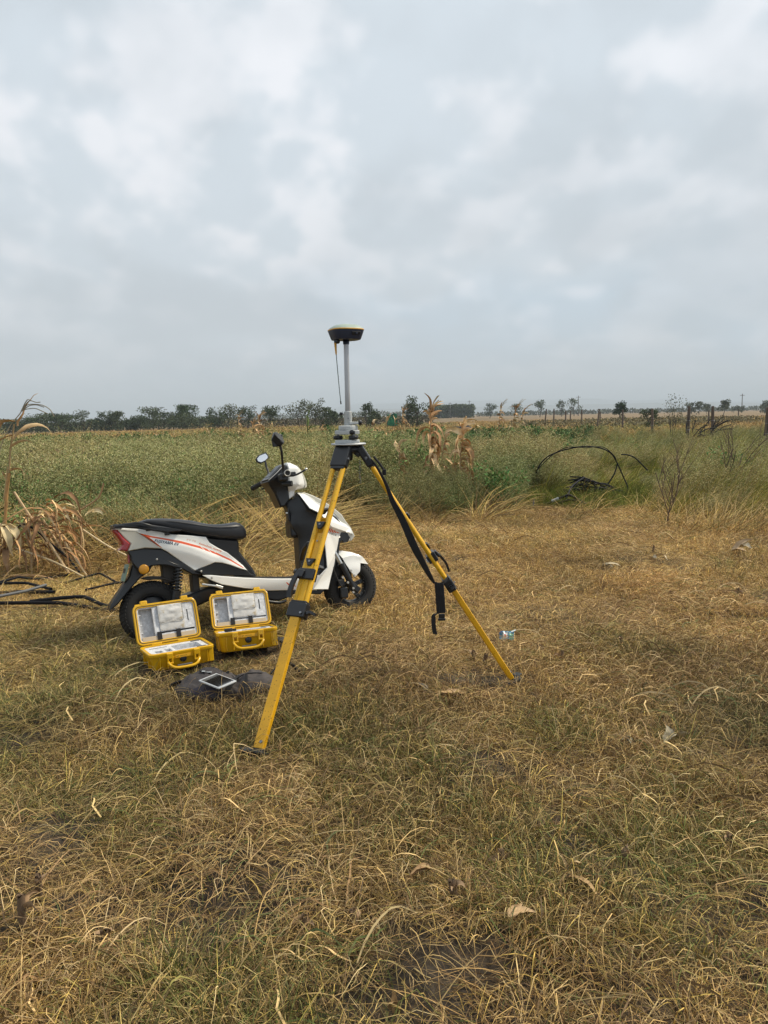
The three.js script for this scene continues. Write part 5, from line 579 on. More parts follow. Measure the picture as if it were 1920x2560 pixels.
function maize(label, x, z, h, seed, { lean = 0.1, nl = 12, lw = 0.085, ll = 0.45, tassel = true, from = 0.25, mass = 0, group = 'dried maize plants standing in the weeds' } = {}) {
  const r = rng(seed), o = thing('maize_plant', label, 'maize plant', G(x, z, -0.02), group), pts = []; let p = V(0, 0, 0); const n = 7; const th = tassel ? h * 0.86 : h * 0.95;
  for (let j = 0; j <= n; j++) { const t = j / n; pts.push(V(lean * th * t * t + (r() - 0.5) * 0.03, th * t * (1 - 0.04 * lean), (r() - 0.5) * 0.03)); }
  const m = new THREE.Mesh(vtube(pts, 0.011, 30, 7, pick(r, HUSK).map((v) => v * 0.75)), dryMat); m.name = 'stalk'; o.add(m); const curve = new THREE.CatmullRomCurve3(pts);
  for (let k = 0; k < nl; k++) { const t = from + (1 - from) * (k + r() * 0.6) / nl, q = curve.getPoint(Math.min(1, t)), top = t > 0.85; const az = (r() < 0.65 ? (r() - 0.5) * 1.6 : r() * 6.283); const g = leafGeo(r, q, az, ll * (0.45 + 0.7 * r()), lw * (0.45 + 0.45 * r()), top ? 0.5 : 1.0 + mass, top ? 0.75 : 0.35 + 0.3 * r(), vary(r, pick(r, HUSK), 0.15).map((v, q) => v * [1.22, 1.16, 1.12][q])); const l = new THREE.Mesh(g, dryMat); l.name = 'leaf'; l.castShadow = true; o.add(l); }
  if (tassel) { const gs = [], q = curve.getPoint(1), tc = [0.36, 0.28, 0.16]; for (let k = 0; k < 6; k++) { const L = h * 0.14 * (0.7 + 0.5 * r()), e = V(lean * 1.6 + 0.35 + (r() - 0.5) * 0.5, 1.0, (r() - 0.5) * 0.5).normalize(); gs.push(vtube([q, q.clone().addScaledVector(e, L * 0.5).add(V(0.02, 0, 0)), q.clone().addScaledVector(e, L).add(V(0.10 * L / 0.2 * 0.5, -0.03, 0))], 0.0055, 8, 5, tc)); } const t = new THREE.Mesh(mergeGeometries(gs), dryMat); t.name = 'tassel'; o.add(t); }
  return o;
}
maize('tallest standing dried maize plant, with upright tassel, right of the tripod head', 0.735, -11.8, 1.735, 701, { lean: 0.02, nl: 60, lw: 0.075, ll: 0.34, mass: 0.9, from: 0.12 });
maize('dried maize plant with pale leaves blown to the right, beside the tallest one', 1.14, -11.2, 1.32, 702, { lean: 0.03, nl: 50, lw: 0.085, ll: 0.36, mass: 0.6, tassel: false, from: 0.1 });
maize('short dried maize plant half sunk in the weeds just right of the tripod', 0.22, -11.6, 1.04, 703, { lean: 0.05, nl: 15, lw: 0.08, ll: 0.36, tassel: false, mass: 0.5 });
maize('thin dried maize plant with bent tip before the tree right of the receiver pole', 0.62, -26, 1.86, 704, { lean: 0.06, nl: 22, ll: 0.3, mass: 0.6 });
maize('dried maize plant left of the green net shelter', 0.05, -30, 1.5, 705, { nl: 15, ll: 0.4 }); maize('dried maize plant nearest the receiver pole base on its right', -0.46, -30, 1.35, 706, { nl: 15, ll: 0.4 }); maize('low dried maize plant right of the green net shelter', 0.9, -28, 1.15, 707, { nl: 9, ll: 0.4, tassel: false });
maize('slim dried maize plant farthest left of the cluster above the scooter mirror', -4.55, -24, 1.74, 708, { lean: 0.04, nl: 18, ll: 0.34, mass: 0.8 }); maize('dense dried maize plant in the middle of the cluster above the scooter mirror', -3.92, -24, 1.72, 709, { lean: 0.05, nl: 40, ll: 0.42, from: 0.1 }); maize('dense dried maize plant leaning into the middle of the cluster', -4.1, -23.6, 1.45, 719, { lean: 0.1, nl: 34, ll: 0.42, from: 0.1 }); maize('small dried maize plant at the right end of the cluster above the scooter mirror', -3.55, -24, 1.42, 710, { nl: 10, ll: 0.32 });
maize('curved dried maize plant between the scooter mirror and the tripod head', -1.78, -20, 1.22, 711, { lean: 0.18, nl: 18, ll: 0.36, from: 0.2, tassel: false, mass: 0.6 });
maize('leftmost of the three wind bent maize plants before the right hills', 4.05, -27, 1.97, 712, { lean: 0.10, nl: 22, ll: 0.30 }); maize('middle of the three wind bent maize plants before the right hills', 4.5, -27, 2.0, 713, { lean: 0.16, nl: 22, ll: 0.32 }); maize('rightmost and most bent of the three maize plants before the right hills', 4.85, -28, 1.82, 714, { lean: 0.24, nl: 20, ll: 0.34 });
maize('thin maize stalk without leaves on top just right of the tallest one', 0.98, -13.2, 1.25, 715, { nl: 14, lw: 0.07, ll: 0.3, lean: 0.12 }); maize('small pale maize plant half hidden between the strap and the tallest one', 0.48, -13.0, 0.98, 716, { nl: 12, lw: 0.08, ll: 0.34, tassel: false }); maize('faint maize plant far behind the tallest one on its left', 0.45, -33, 1.5, 717, { nl: 12, ll: 0.4 }); maize('low maize plant in the green strip left of the slim maize plant', -6.0, -26, 1.1, 718, { nl: 12, ll: 0.36, tassel: false });
{ // the green one
  const o = thing('maize_plant', 'thin green maize stalk left of the tripod head', 'maize plant', G(-1.98, -20, 0)), r = rng(731); const g = [vtube([V(0, 0, 0), V(0, 0.6, 0), V(0.02, 1.1, 0), V(0.04, 1.42, 0)], 0.012, 14, 6, [0.07, 0.10, 0.04])]; const s = new THREE.Mesh(g[0], leafMat); s.name = 'stalk'; o.add(s); for (let k = 0; k < 5; k++) { const l = new THREE.Mesh(leafGeo(r, V(0.02, 0.9 + 0.12 * k, 0), r() * 6.28, 0.4, 0.05, 0.6, 0.7, [0.12, 0.16, 0.05]), leafMat); l.name = 'leaf'; o.add(l); } }
{ // big dried plant at the left edge with drooping tassel
  const r = rng(741), b = V(-3.521, 0, -6.9), o = thing('maize_plant', 'tall bare dried maize stalk with a drooping tassel at the left edge of the photo', 'maize plant', G(b.x, b.z)); const L = (x, y, z = -6.9) => V(x - b.x, y, z - b.z); const add = (n, g) => { const m = new THREE.Mesh(g, dryMat); m.name = n; m.castShadow = true; o.add(m); };
  add('stalk', vtube([L(-3.52, 0), L(-3.49, 0.4), L(-3.445, 0.77), L(-3.40, 1.0)], 0.015, 20, 8, [0.42, 0.24, 0.09])); add('stalk', vtube([L(-3.40, 1.0), L(-3.375, 1.2), L(-3.35, 1.30), L(-3.32, 1.44)], 0.008, 14, 7, [0.36, 0.25, 0.12])); add('stalk', vtube([L(-3.47, 0.75), L(-3.43, 0.95), L(-3.41, 1.06)], 0.007, 10, 6, [0.48, 0.36, 0.17]));
  add('stalk', vtube([L(-3.50, 0.9), L(-3.47, 1.2), L(-3.36, 1.42), L(-3.27, 1.52), L(-3.24, 1.56)], 0.0045, 20, 6, [0.33, 0.29, 0.20]));
  const T0 = L(-3.25, 1.55), tp = [[[-3.18, 1.61], [-3.06, 1.605], [-2.99, 1.565], [-2.955, 1.50]], [[-3.20, 1.615], [-3.16, 1.645], [-3.11, 1.63], [-3.07, 1.63]], [[-3.21, 1.62], [-3.18, 1.655], [-3.15, 1.645]], [[-3.17, 1.60], [-3.10, 1.605], [-3.04, 1.585]], [[-3.20, 1.57], [-3.12, 1.575], [-3.06, 1.55], [-3.01, 1.525]]]; const tg = []; for (const q of tp) { const pp = [T0, ...q.map(([x, y]) => L(x, y))]; tg.push(vtube(pp, 0.0042, 26, 6, [0.24, 0.21, 0.15])); } add('tassel', mergeGeometries(tg));
  for (const [x, y, az, ll, w, dr, up] of [[-3.31, 1.46, 2.7, 0.34, 0.05, 1.4, 0.2], [-3.29, 1.42, 0.4, 0.36, 0.035, 0.3, 0.85], [-3.33, 1.3, 0.1, 0.5, 0.03, 0.9, 0.7], [-3.38, 1.22, 0.2, 0.22, 0.03, 0.8, 0.4], [-3.34, 1.34, 3.0, 0.42, 0.04, 1.6, 0.1], [-3.40, 1.0, 0.3, 0.20, 0.03, 1, 0.5], [-3.42, 0.98, 3.4, 0.2, 0.03, 1, 0.5], [-3.49, 0.35, 0.5, 0.45, 0.04, 1.3, 0.2], [-3.5, 0.4, 2.0, 0.36, 0.045, 1.6, 0.1], [-3.5, 0.3, 0.9, 0.36, 0.045, 1.4, 0.15]]) add('leaf', leafGeo(r, L(x, y), az, ll, w, dr, up, vary(r, pick(r, HUSK), 0.1)));
  // the husk of a cob hanging open
  for (let k = 0; k < 6; k++) add('husk', leafGeo(r, L(-3.44, 0.52, -6.82), 0.2 + k * 0.7, 0.32, 0.055, 2.0, 0.25, vary(r, [0.55, 0.44, 0.25], 0.15)));
}
{ // heap of fallen maize: one pile, its stalks and leaves as parts
  const r = rng(751), o = thing('fallen_maize', 'heap of fallen dried maize stalks, husks and leaves left of the scooter', 'maize heap', G(-3.05, -7.0)); const add = (n, g) => { const m = new THREE.Mesh(g, dryMat); m.name = n; m.castShadow = true; o.add(m); }; const L = (x, y, z = 0) => V(x, y, z);
  for (const q of [[[-0.33, 0.90, 0.1], [-0.20, 0.68, 0.1], [0.0, 0.42, 0.15], [0.25, 0.10, 0.25]], [[0.52, 0.95, -0.1], [0.45, 0.80, -0.1], [0.26, 0.68, -0.05], [-0.05, 0.5, 0]], [[-0.25, 0.72, 0.05], [-0.22, 0.4, 0.05], [-0.22, 0, 0.1]], [[0.30, 0.62, 0], [0.28, 0.3, 0], [0.3, 0, 0]], [[-0.3, 0.35, 0.2], [0.1, 0.22, 0.25], [0.5, 0.03, 0.3]], [[0.3, 0.5, 0], [0.6, 0.32, 0.05], [0.95, 0.16, 0.1]], [[-0.1, 0.6, 0], [0.1, 0.35, 0.1], [0.35, 0.05, 0.2]], [[0.0, 0.55, 0], [0.22, 0.28, 0.1], [0.42, 0.04, 0.2]], [[-0.4, 0.1, 0.3], [0.0, 0.1, 0.35], [0.3, 0.02, 0.4]]]) add('stalk', vtube(q.map((p) => L(p[0] * 0.88 - 0.03, p[1] * 0.92, p[2])), 0.007 + 0.005 * r(), 18, 7, vary(r, pick(r, HUSK), 0.2).map((v) => v * 0.85)));
  for (let k = 0; k < 95; k++) { const dk = r() < 0.35 ? 0.55 : 0.9, t = r(), x = mix(-0.38, 0.16, r()), y = (0.75 - 0.55 * Math.abs(x + 0.05)) * (0.25 + 0.75 * t), z = (r() - 0.4) * 0.4; const a = r() < 0.6 ? (r() - 0.3) * 1.6 : r() * 6.283; add('leaf', leafGeo(r, L(x, y, z), a, 0.2 + 0.4 * r(), 0.012 + 0.028 * r() * r(), 0.6 + 1.3 * r(), 0.05 + 0.4 * r(), vary(r, pick(r, HUSK), 0.25).map((v, q) => v * dk * [1.1, 0.95, 0.78][q]))); }
  for (const [x, y, z, a] of [[0.34, 0.62, 0.1, 0.2], [0.16, 0.6, 0.1, 1.0], [0.05, 0.66, 0.1, -0.4], [-0.05, 0.6, 0.15, 0.8]]) for (let k = 0; k < 3; k++) add('husk', leafGeo(r, L(x, y, z), a + (k - 1) * 0.25, 0.2, 0.04, 0.4, 0.25, vary(r, [0.62, 0.50, 0.28], 0.15)));
}

// ---------- black irrigation pipes ----------
const pipeM = mat(0.012, 0.012, 0.014, 0.55, { specularIntensity: 0.2 }), pipeG = mat(0.10, 0.105, 0.11, 0.6);
function pipe(label, pts, w, m = pipeM, flat = 0.45, group = 'black irrigation pipes on the ground left of the scooter', nm = 'irrigation_pipe') { const q = pts.map(([x, z, y]) => V(x, gh(x, z) + (y ?? 0.045) + 0.005, z)); const g = new THREE.TubeGeometry(new THREE.CatmullRomCurve3(q, false, 'catmullrom', 0.15), 60, w * 0.36, 9); tag(part(nm, g, m, scene), label, 'pipe', group); }
pipe('black pipe running highest in the left pile, toward the fallen maize', [[-3.6, -6.1], [-3.26, -6.30, 0.07], [-3.16, -6.43, 0.08], [-3.05, -6.56], [-2.9, -6.82]], 0.030);
pipe('black pipe in the left pile bending flat toward the middle', [[-3.6, -6.05], [-3.2, -6.22, 0.07], [-3.0, -6.22, 0.07], [-2.72, -6.06, 0.05]], 0.034);
pipe('black pipe in the left pile lying under the grey one', [[-3.5, -6.0, 0.03], [-3.0, -6.02, 0.04], [-2.66, -5.98, 0.04]], 0.045);
pipe('short grey plastic pipe across the left pile of black pipes', [[-3.02, -5.72, 0.06], [-2.86, -5.90, 0.07], [-2.76, -6.06, 0.085]], 0.034, pipeG);
pipe('long flat black pipe reaching almost to the rear wheel of the scooter', [[-2.95, -5.62], [-2.7, -5.60, 0.05], [-2.45, -5.58, 0.05], [-2.2, -5.44, 0.05], [-1.9, -5.27, 0.045]], 0.040);
pipe('black pipe beside the long one, bowed up in its middle', [[-2.7, -5.64, 0.05], [-2.45, -5.66, 0.07], [-2.28, -5.63, 0.08], [-2.1, -5.47, 0.06], [-1.92, -5.33, 0.05]], 0.040);
pipe('thin black pipe kinked upward behind the number plate', [[-2.75, -6.38, 0.03], [-2.55, -6.62, 0.06], [-2.44, -6.45, 0.08], [-2.26, -6.27, 0.05], [-2.1, -6.25]], 0.026);
pipe('short black pipe below the kinked one near the rear mudguard', [[-2.42, -6.0, 0.05], [-2.28, -6.15, 0.06], [-2.15, -6.28, 0.06]], 0.024);
pipe('curved black hose looped in the heap of fallen maize', [[-3.42, -7.0, 0.47], [-3.33, -6.95, 0.52], [-3.24, -6.9, 0.50], [-3.1, -6.9, 0.36], [-2.9, -6.85, 0.2], [-2.78, -6.8, 0.05]], 0.030);
pipe('thin black hose on the ground between fallen maize and tail lamp', [[-3.0, -7.5, 0.12], [-2.7, -7.6, 0.14], [-2.35, -7.5, 0.09], [-2.1, -7.3, 0.06]], 0.018);
{ const hg = 'black pipes in the weeds on the right', hoop = (label, pts, w) => { const g = new THREE.TubeGeometry(new THREE.CatmullRomCurve3(pts.map((p) => V(...p)), false, 'catmullrom', 0.4), 60, w / 2, 8); tag(part('irrigation_pipe', g, pipeM, scene), label, 'pipe', hg); };
  hoop('large black hoop of pipe arching over the weeds on the right', [[2.50, 0.42, -12.4], [2.56, 0.56, -12.4], [2.70, 0.70, -12.4], [2.97, 0.80, -12.4], [3.3, 0.85, -12.4], [3.57, 0.81, -12.4], [3.73, 0.72, -12.4], [3.83, 0.56, -12.4], [3.94, 0.32, -12.4], [3.99, 0.17, -12.35], [3.93, 0.06, -12.3]], 0.021);
  hoop('second strand of pipe twisted round the large hoop', [[2.54, 0.50, -12.42], [2.75, 0.71, -12.38], [3.0, 0.835, -12.42], [3.3, 0.83, -12.36], [3.6, 0.83, -12.42], [3.76, 0.69, -12.36], [3.82, 0.58, -12.4]], 0.013);
  hoop('straight black pipe propping the hoop', [[3.84, 0.56, -12.42], [3.76, 0.38, -12.35], [3.6, 0.16, -12.3]], 0.024); hoop('black pipe bent over right of the hoop', [[3.92, 0.70, -12.5], [4.03, 0.69, -12.5], [4.16, 0.63, -12.5], [4.36, 0.43, -12.5]], 0.022);
  hoop('black pipe rising from the front bundle to the tangle', [[2.66, 0.16, -11.0], [2.85, 0.30, -11.4], [3.15, 0.38, -11.9]], 0.026); hoop('black pipe of the front bundle bent down at its right end', [[2.0, -0.02, -11.0], [2.35, 0.07, -11.0], [2.62, 0.185, -11.0], [2.72, 0.20, -11.0], [2.95, 0.07, -11.0]], 0.036);
  hoop('second black pipe under the front bundle', [[2.05, -0.02, -10.93], [2.4, 0.05, -10.93], [2.7, 0.14, -10.95], [2.92, 0.08, -10.9]], 0.035);
  tag(part('plastic_pipe', new THREE.TubeGeometry(new THREE.CatmullRomCurve3([V(2.44, 0.125, -10.96), V(2.54, 0.165, -10.96)]), 8, 0.022, 8), mat(0.32, 0.34, 0.34, 0.5), scene), 'short pale grey pipe piece on the front bundle of black pipes', 'pipe'); tag(part('plastic_pipe', new THREE.TubeGeometry(new THREE.CatmullRomCurve3([V(1.72, 0.05, -11.0), V(2.0, 0.2, -11.05)]), 8, 0.014, 8), pipeG, scene), 'thin grey pipe sticking out left of the front bundle', 'pipe'); tag(part('plastic_pipe', new THREE.TubeGeometry(new THREE.CatmullRomCurve3([V(2.1, -0.03, -10.7), V(2.14, 0.18, -10.75)]), 8, 0.012, 8), pipeG, scene), 'short grey pipe standing upright before the front bundle', 'pipe');
  const r = rng(771), gs = []; for (let k = 0; k < 46; k++) { const x = 3.08 + 0.62 * r(), a = (r() - 0.5) * 1.2, L = 0.15 + 0.35 * r(), y = (0.30 - 0.35 * Math.abs(x - 3.22)) * r() + 0.05; gs.push(new THREE.TubeGeometry(new THREE.CatmullRomCurve3([V(x - L * Math.cos(a) / 2, y + (r() - 0.3) * 0.1, -12.2 + (r() - 0.5) * 0.4), V(x, y + 0.07 * r(), -12.2 + (r() - 0.5) * 0.3), V(x + L * Math.cos(a) / 2, y - 0.06 * r(), -12.2 + (r() - 0.5) * 0.4)]), 8, 0.010, 6)); } tag(part('pipe_tangle', gs, pipeM, scene), 'tangle of thin black drip pipes under the hoop', 'pipe tangle', null, 'stuff');
}

// ---------- trees ----------
const leafTree = new THREE.MeshPhysicalMaterial({ vertexColors: true, roughness: 0.9, side: THREE.DoubleSide, specularIntensity: 0.3 }), barkM = mat(0.055, 0.045, 0.035, 0.95);
function tree(label, x, d, h, w, seed, { open = 0.3, c = [0.055, 0.075, 0.030], stems = 1, low = 0.2, q = 1300, name = 'tree', cat = 'tree', flat = 0.8, leaf = 0.15, group } = {}) {
  const r = rng(seed), o = thing(name, label, cat, V(x, gh(x, -d) - 0.05, -d), group), lim = [], cl = [];
  for (let s = 0; s < stems; s++) { const a = r() * 6.283, e = V(Math.cos(a) * w * 0.16, h * 0.5, Math.sin(a) * w * 0.16), b = V(Math.cos(a) * 0.08 * (stems > 1 ? 1 : 0), 0, 0); lim.push(rod(b, e, h * 0.024 / stems, h * 0.013 / stems, 7)); const nb = 5; for (let k = 0; k < nb; k++) { const a2 = r() * 6.283, t = V(e.x + Math.cos(a2) * w * (0.14 + 0.24 * r()), h * (0.55 + 0.38 * r()), e.z + Math.sin(a2) * w * (0.14 + 0.24 * r())), m = b.clone().lerp(e, 0.45 + 0.5 * r()); lim.push(rod(m, t, h * 0.010 / stems, h * 0.003 / stems, 5)); cl.push([t, w * (0.16 + 0.14 * r())]); } }
  for (let k = 0; k < 9; k++) { const a = r() * 6.283, rr = Math.sqrt(r()) * w * 0.36, y = h * (low + (0.93 - low) * Math.pow(r(), 0.7)), tp = 1 - 0.55 * Math.pow((y / h - low) / (1 - low), 2); cl.push([V(Math.cos(a) * rr * tp, y, Math.sin(a) * rr * tp), w * (0.13 + 0.13 * r())]); }
  const B = new Blades(seed + 1), n = Math.round(q * (1 - open * 0.5)); for (let k = 0; k < n; k++) { const [p, rad] = pick(r, cl), u = r() * 2 - 1, a = r() * 6.283, q2 = Math.sqrt(1 - u * u), rr = rad * Math.pow(r(), 0.45) * (1 + open * 0.5 * (r() - 0.3)); const v = V(p.x + q2 * Math.cos(a) * rr, p.y + u * rr * flat, p.z + q2 * Math.sin(a) * rr); if (v.y > h || v.y < 0.1) continue; B.leaf(v, V(r() - 0.5, r() - 0.5, r() - 0.5).normalize(), leaf * (0.6 + 0.7 * r()), leaf * (1 + r()), vary(r, c, 0.35)); }
  part('trunk', lim, barkM, o); const m = new THREE.Mesh(B.geo(), leafTree); m.name = 'crown'; m.castShadow = m.receiveShadow = true; o.add(m); return o;
}
const PX = (px, d) => (px - 960) / 1898 * (d * 0.992 + 0.17);   // metres to the side of the view axis for a bearing seen in the photo
const DK = [0.055, 0.078, 0.038], MD = [0.075, 0.098, 0.05], GY = [0.09, 0.105, 0.06];
const row = [[-20, 128, 3.2, 6], [35, 130, 2.9, 5], [82, 126, 3.1, 5], [118, 130, 3.9, 6], [152, 126, 3.8, 5], [180, 132, 3.5, 5], [212, 128, 4.3, 3.6, 'open'], [240, 140, 2.6, 6], [266, 128, 4.0, 3.8], [300, 128, 3.9, 3.8], [330, 130, 3.0, 4.6], [356, 130, 3.0, 5], [390, 126, 4.5, 5.2, 'spread'], [425, 128, 3.5, 5], [462, 124, 4.7, 4.3, 'round'], [476, 122, 3.2, 6], [510, 150, 2.6, 8]];
const where = ['at the far left edge', 'second from the left edge', 'under the drooping maize tassel', 'behind the drooping tassel tip', 'in the thick of the left hedge', 'right end of the thick left hedge', '', 'low and wide, right of the bare branched tree', 'left one of the two round pale trunked pair', 'right one of the two round pale trunked pair', 'low, right of the round pair', 'low, left of the broad stepped tree', '', 'right shoulder of the broad stepped tree', '', 'low spreading, under the dark round tree', 'low far, right of the dark round tree'];
row.forEach(([px, d, h, w, kind], i) => tree(kind === 'open' ? 'thin ragged tree with bare branches between left hedge and the round pair' : kind === 'spread' ? 'broad tree with stepped pointed top left of the dark round tree' : kind === 'round' ? 'dense dark tree with a smooth round crown standing above the left hedge' : 'grey green hedge tree ' + where[i], PX(px, d), d, h * 0.88, w, 800 + i * 7, { c: kind === 'round' ? [0.045, 0.075, 0.028] : i % 3 ? DK : MD, open: kind === 'open' ? 0.9 : 0.15, q: kind === 'open' ? 700 : 1700, low: kind === 'round' ? 0.45 : kind === 'open' ? 0.35 : 0.08, flat: 0.75, leaf: 0.17 }));
tree('dark dense tree just left of the maize cluster above the scooter', PX(548, 110), 110, 3.4, 4.4, 951, { c: DK, q: 1500, low: 0.1 }); tree('thin crowned tree right behind the slim maize plant', PX(583, 112), 112, 3.9, 3.6, 952, { c: GY, open: 0.6, q: 1100, low: 0.2, stems: 2 }); tree('small dark tree behind the dense maize cluster', PX(622, 112), 112, 3.5, 3.4, 953, { c: DK, q: 1200, low: 0.15 }); tree('fan shaped tree between the maize cluster and the left mirror', PX(684, 108), 108, 3.3, 3.4, 954, { c: DK, q: 1300, low: 0.25, stems: 2 });
tree('tall open tree with several stems left of the receiver pole, left half', PX(757, 90), 90, 3.6, 2.9, 955, { c: GY, open: 0.6, q: 1100, low: 0.3, stems: 3, leaf: 0.13 }); tree('tall open tree with several stems left of the receiver pole, right half', PX(790, 92), 92, 3.75, 2.6, 956, { c: GY, open: 0.6, q: 1100, low: 0.25, stems: 2, leaf: 0.13 }); tree('rounded bush tree touching the receiver pole on its left', PX(820, 94), 94, 2.7, 2.8, 957, { c: DK, q: 1000, low: 0.1 }); tree('low bush directly left of the receiver pole base', PX(842, 96), 96, 2.3, 2.2, 958, { c: DK, q: 700, low: 0.1 });
tree('windblown tree right of the receiver pole', PX(922, 90), 90, 3.1, 2.2, 959, { c: DK, open: 0.3, q: 1100, low: 0.15, leaf: 0.13 }); tree('low wide shrub right of the windblown tree', PX(940, 92), 92, 2.3, 1.8, 960, { c: MD, q: 700, low: 0.1 }); tree('lower left part of the paired trees right of the green net', PX(1020, 85), 85, 3.0, 2.0, 961, { c: GY, open: 0.4, q: 900, low: 0.1, leaf: 0.12 }); tree('taller dark tree of the pair right of the green net', PX(1046, 85), 85, 3.6, 2.4, 962, { c: DK, open: 0.25, q: 1300, low: 0.1, leaf: 0.13 });
tree('tiny round tree far off right of the plantation', PX(1229, 240), 240, 4.6, 4.2, 963, { c: DK, q: 500, leaf: 0.3 }); tree('small far tree behind the middle wind bent maize', PX(1298, 260), 260, 4.6, 5, 964, { c: MD, q: 500, leaf: 0.3 }); tree('far open tree left of the first fence posts', PX(1354, 230), 230, 5.4, 4.6, 965, { c: MD, open: 0.5, q: 500, leaf: 0.3 }); tree('far tree between the third and fourth fence post', PX(1408, 240), 240, 5.2, 3.5, 966, { c: MD, open: 0.4, q: 400, leaf: 0.3 }); tree('far tree pair right of the pole post', PX(1440, 250), 250, 5.8, 5.5, 967, { c: MD, open: 0.4, q: 500, leaf: 0.3 });
tree('very dark dense round tree standing alone among the fence posts', PX(1552, 95), 95, 2.75, 2.1, 968, { c: [0.032, 0.055, 0.020], q: 1500, low: 0.1, leaf: 0.13 }); tree('dark low round bush behind the post right of the lone round tree', PX(1628, 60), 60, 1.55, 1.55, 969, { c: [0.05, 0.07, 0.028], q: 900, low: 0.1, leaf: 0.09 });
tree('slender open sapling taller than the fence posts', PX(1684, 32), 32, 2.15, 1.0, 970, { c: GY, open: 1.0, q: 420, low: 0.35, stems: 3, leaf: 0.045 });
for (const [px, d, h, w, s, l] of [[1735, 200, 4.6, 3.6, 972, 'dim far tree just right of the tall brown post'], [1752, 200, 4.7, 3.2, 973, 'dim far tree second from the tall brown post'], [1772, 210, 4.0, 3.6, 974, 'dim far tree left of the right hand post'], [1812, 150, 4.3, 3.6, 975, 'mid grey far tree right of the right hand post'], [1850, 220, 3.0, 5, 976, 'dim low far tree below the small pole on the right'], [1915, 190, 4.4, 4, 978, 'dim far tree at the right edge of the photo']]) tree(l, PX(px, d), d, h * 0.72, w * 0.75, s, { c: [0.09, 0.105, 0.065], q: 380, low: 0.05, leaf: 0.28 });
{ // far plantation and scrub lines, read as masses
  const wood = (name, label, x0, x1, d, h, n, c, seed, leaf) => { const B = new Blades(seed), r = B.r; for (let k = 0; k < n; k++) { const x = mix(x0, x1, r()), hh = h * (0.75 + 0.35 * fbm(x * 0.12, seed, 3, seed)); B.leaf(V(x, gh(x, -d) + hh * Math.pow(r(), 0.7), -d - r() * 12), V(r() - 0.5, r() - 0.5, r() - 0.5).normalize(), leaf, leaf * 1.6, vary(r, c, 0.35)); } const m = new THREE.Mesh(B.geo(), leafTree); m.name = numbered(name); m.receiveShadow = true; tag(m, label, null, null, 'stuff'); scene.add(m); };
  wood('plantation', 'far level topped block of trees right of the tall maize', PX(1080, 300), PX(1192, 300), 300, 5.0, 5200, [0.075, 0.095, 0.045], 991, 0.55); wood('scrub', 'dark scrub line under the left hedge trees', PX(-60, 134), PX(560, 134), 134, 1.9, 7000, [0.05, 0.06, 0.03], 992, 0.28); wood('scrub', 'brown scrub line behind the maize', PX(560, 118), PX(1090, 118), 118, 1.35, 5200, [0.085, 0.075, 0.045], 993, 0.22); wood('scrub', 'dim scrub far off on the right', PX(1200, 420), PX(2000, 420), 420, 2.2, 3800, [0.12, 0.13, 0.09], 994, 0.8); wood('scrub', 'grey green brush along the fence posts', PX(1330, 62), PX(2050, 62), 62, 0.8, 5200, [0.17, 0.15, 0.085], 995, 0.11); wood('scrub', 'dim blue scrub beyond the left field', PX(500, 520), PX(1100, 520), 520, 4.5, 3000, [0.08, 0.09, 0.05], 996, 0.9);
}

// ---------- fence posts, poles, shelter, heaps ----------
const postTex = noiseTex(128, (u, v) => { const a = tile(u, v * 0.25, 8, 4, 601), c = 0.5 + 0.6 * (a - 0.5); return [c, c * 0.96, c * 0.92]; }); postTex.colorSpace = THREE.SRGBColorSpace; const postM = mat(0.50, 0.40, 0.34, 0.95, { map: postTex, bumpMap: postTex, bumpScale: 0.02 });
const ordinal = ['first', 'second', 'third', 'fourth', 'fifth', 'sixth', 'seventh', 'eighth', 'ninth', 'tenth', 'eleventh', 'twelfth', 'thirteenth', 'fourteenth'];
[[1365, 70, 1.78, 0.05], [1388, 75, 1.80, 0.01], [1418, 70, 1.62, 0], [1429, 80, 1.62, 0.02], [1458, 68, 1.62, 0], [1497, 62, 1.66, 0.04], [1504, 75, 1.38, 0], [1560, 55, 1.55, 0], [1634, 40, 1.56, -0.01], [1721, 29, 1.60, 0.01], [1775, 60, 1.35, 0], [1784, 29, 1.58, -0.01], [1850, 90, 1.35, 0], [1916, 24, 1.48, 0.01]].forEach(([px, d, h, lean], i) => {
  const o = thing('fence_post', (i === 9 ? 'tall stout weathered fence post right of the sapling' : i === 11 ? 'stout weathered fence post standing behind the black brush pile' : i === 13 ? 'fence post cut by the right edge of the photo' : ordinal[i] + ' weathered fence post from the left along the field edge'), 'fence post', V(PX(px, d), gh(PX(px, d), -d) - 0.05, -d), 'weathered fence posts on the right'); o.rotation.z = -lean * 2; const r = 0.06 + 0.012 * hash(i, 2); const g = new THREE.CylinderGeometry(r * 0.9, r * 1.05, h, 9, 6); g.translate(0, h / 2, 0); const p = g.attributes.position; for (let k = 0; k < p.count; k++) { const q = 1 + 0.18 * (hash(k % 10, Math.round(p.getY(k) * 10), i) - 0.5); p.setX(k, p.getX(k) * q); p.setZ(k, p.getZ(k) * q); if (p.getY(k) > h - 0.01) p.setY(k, h - 0.03 * hash(k, i)); } g.computeVertexNormals(); part('post', g, postM, o); part('wire_staple', [1.05, 0.7].map((y) => { const t = new THREE.TorusGeometry(r * 1.02, 0.006, 5, 14); t.rotateX(Math.PI / 2); t.translate(0, y * h / 1.6, 0); return t; }), T.bolt, o); });
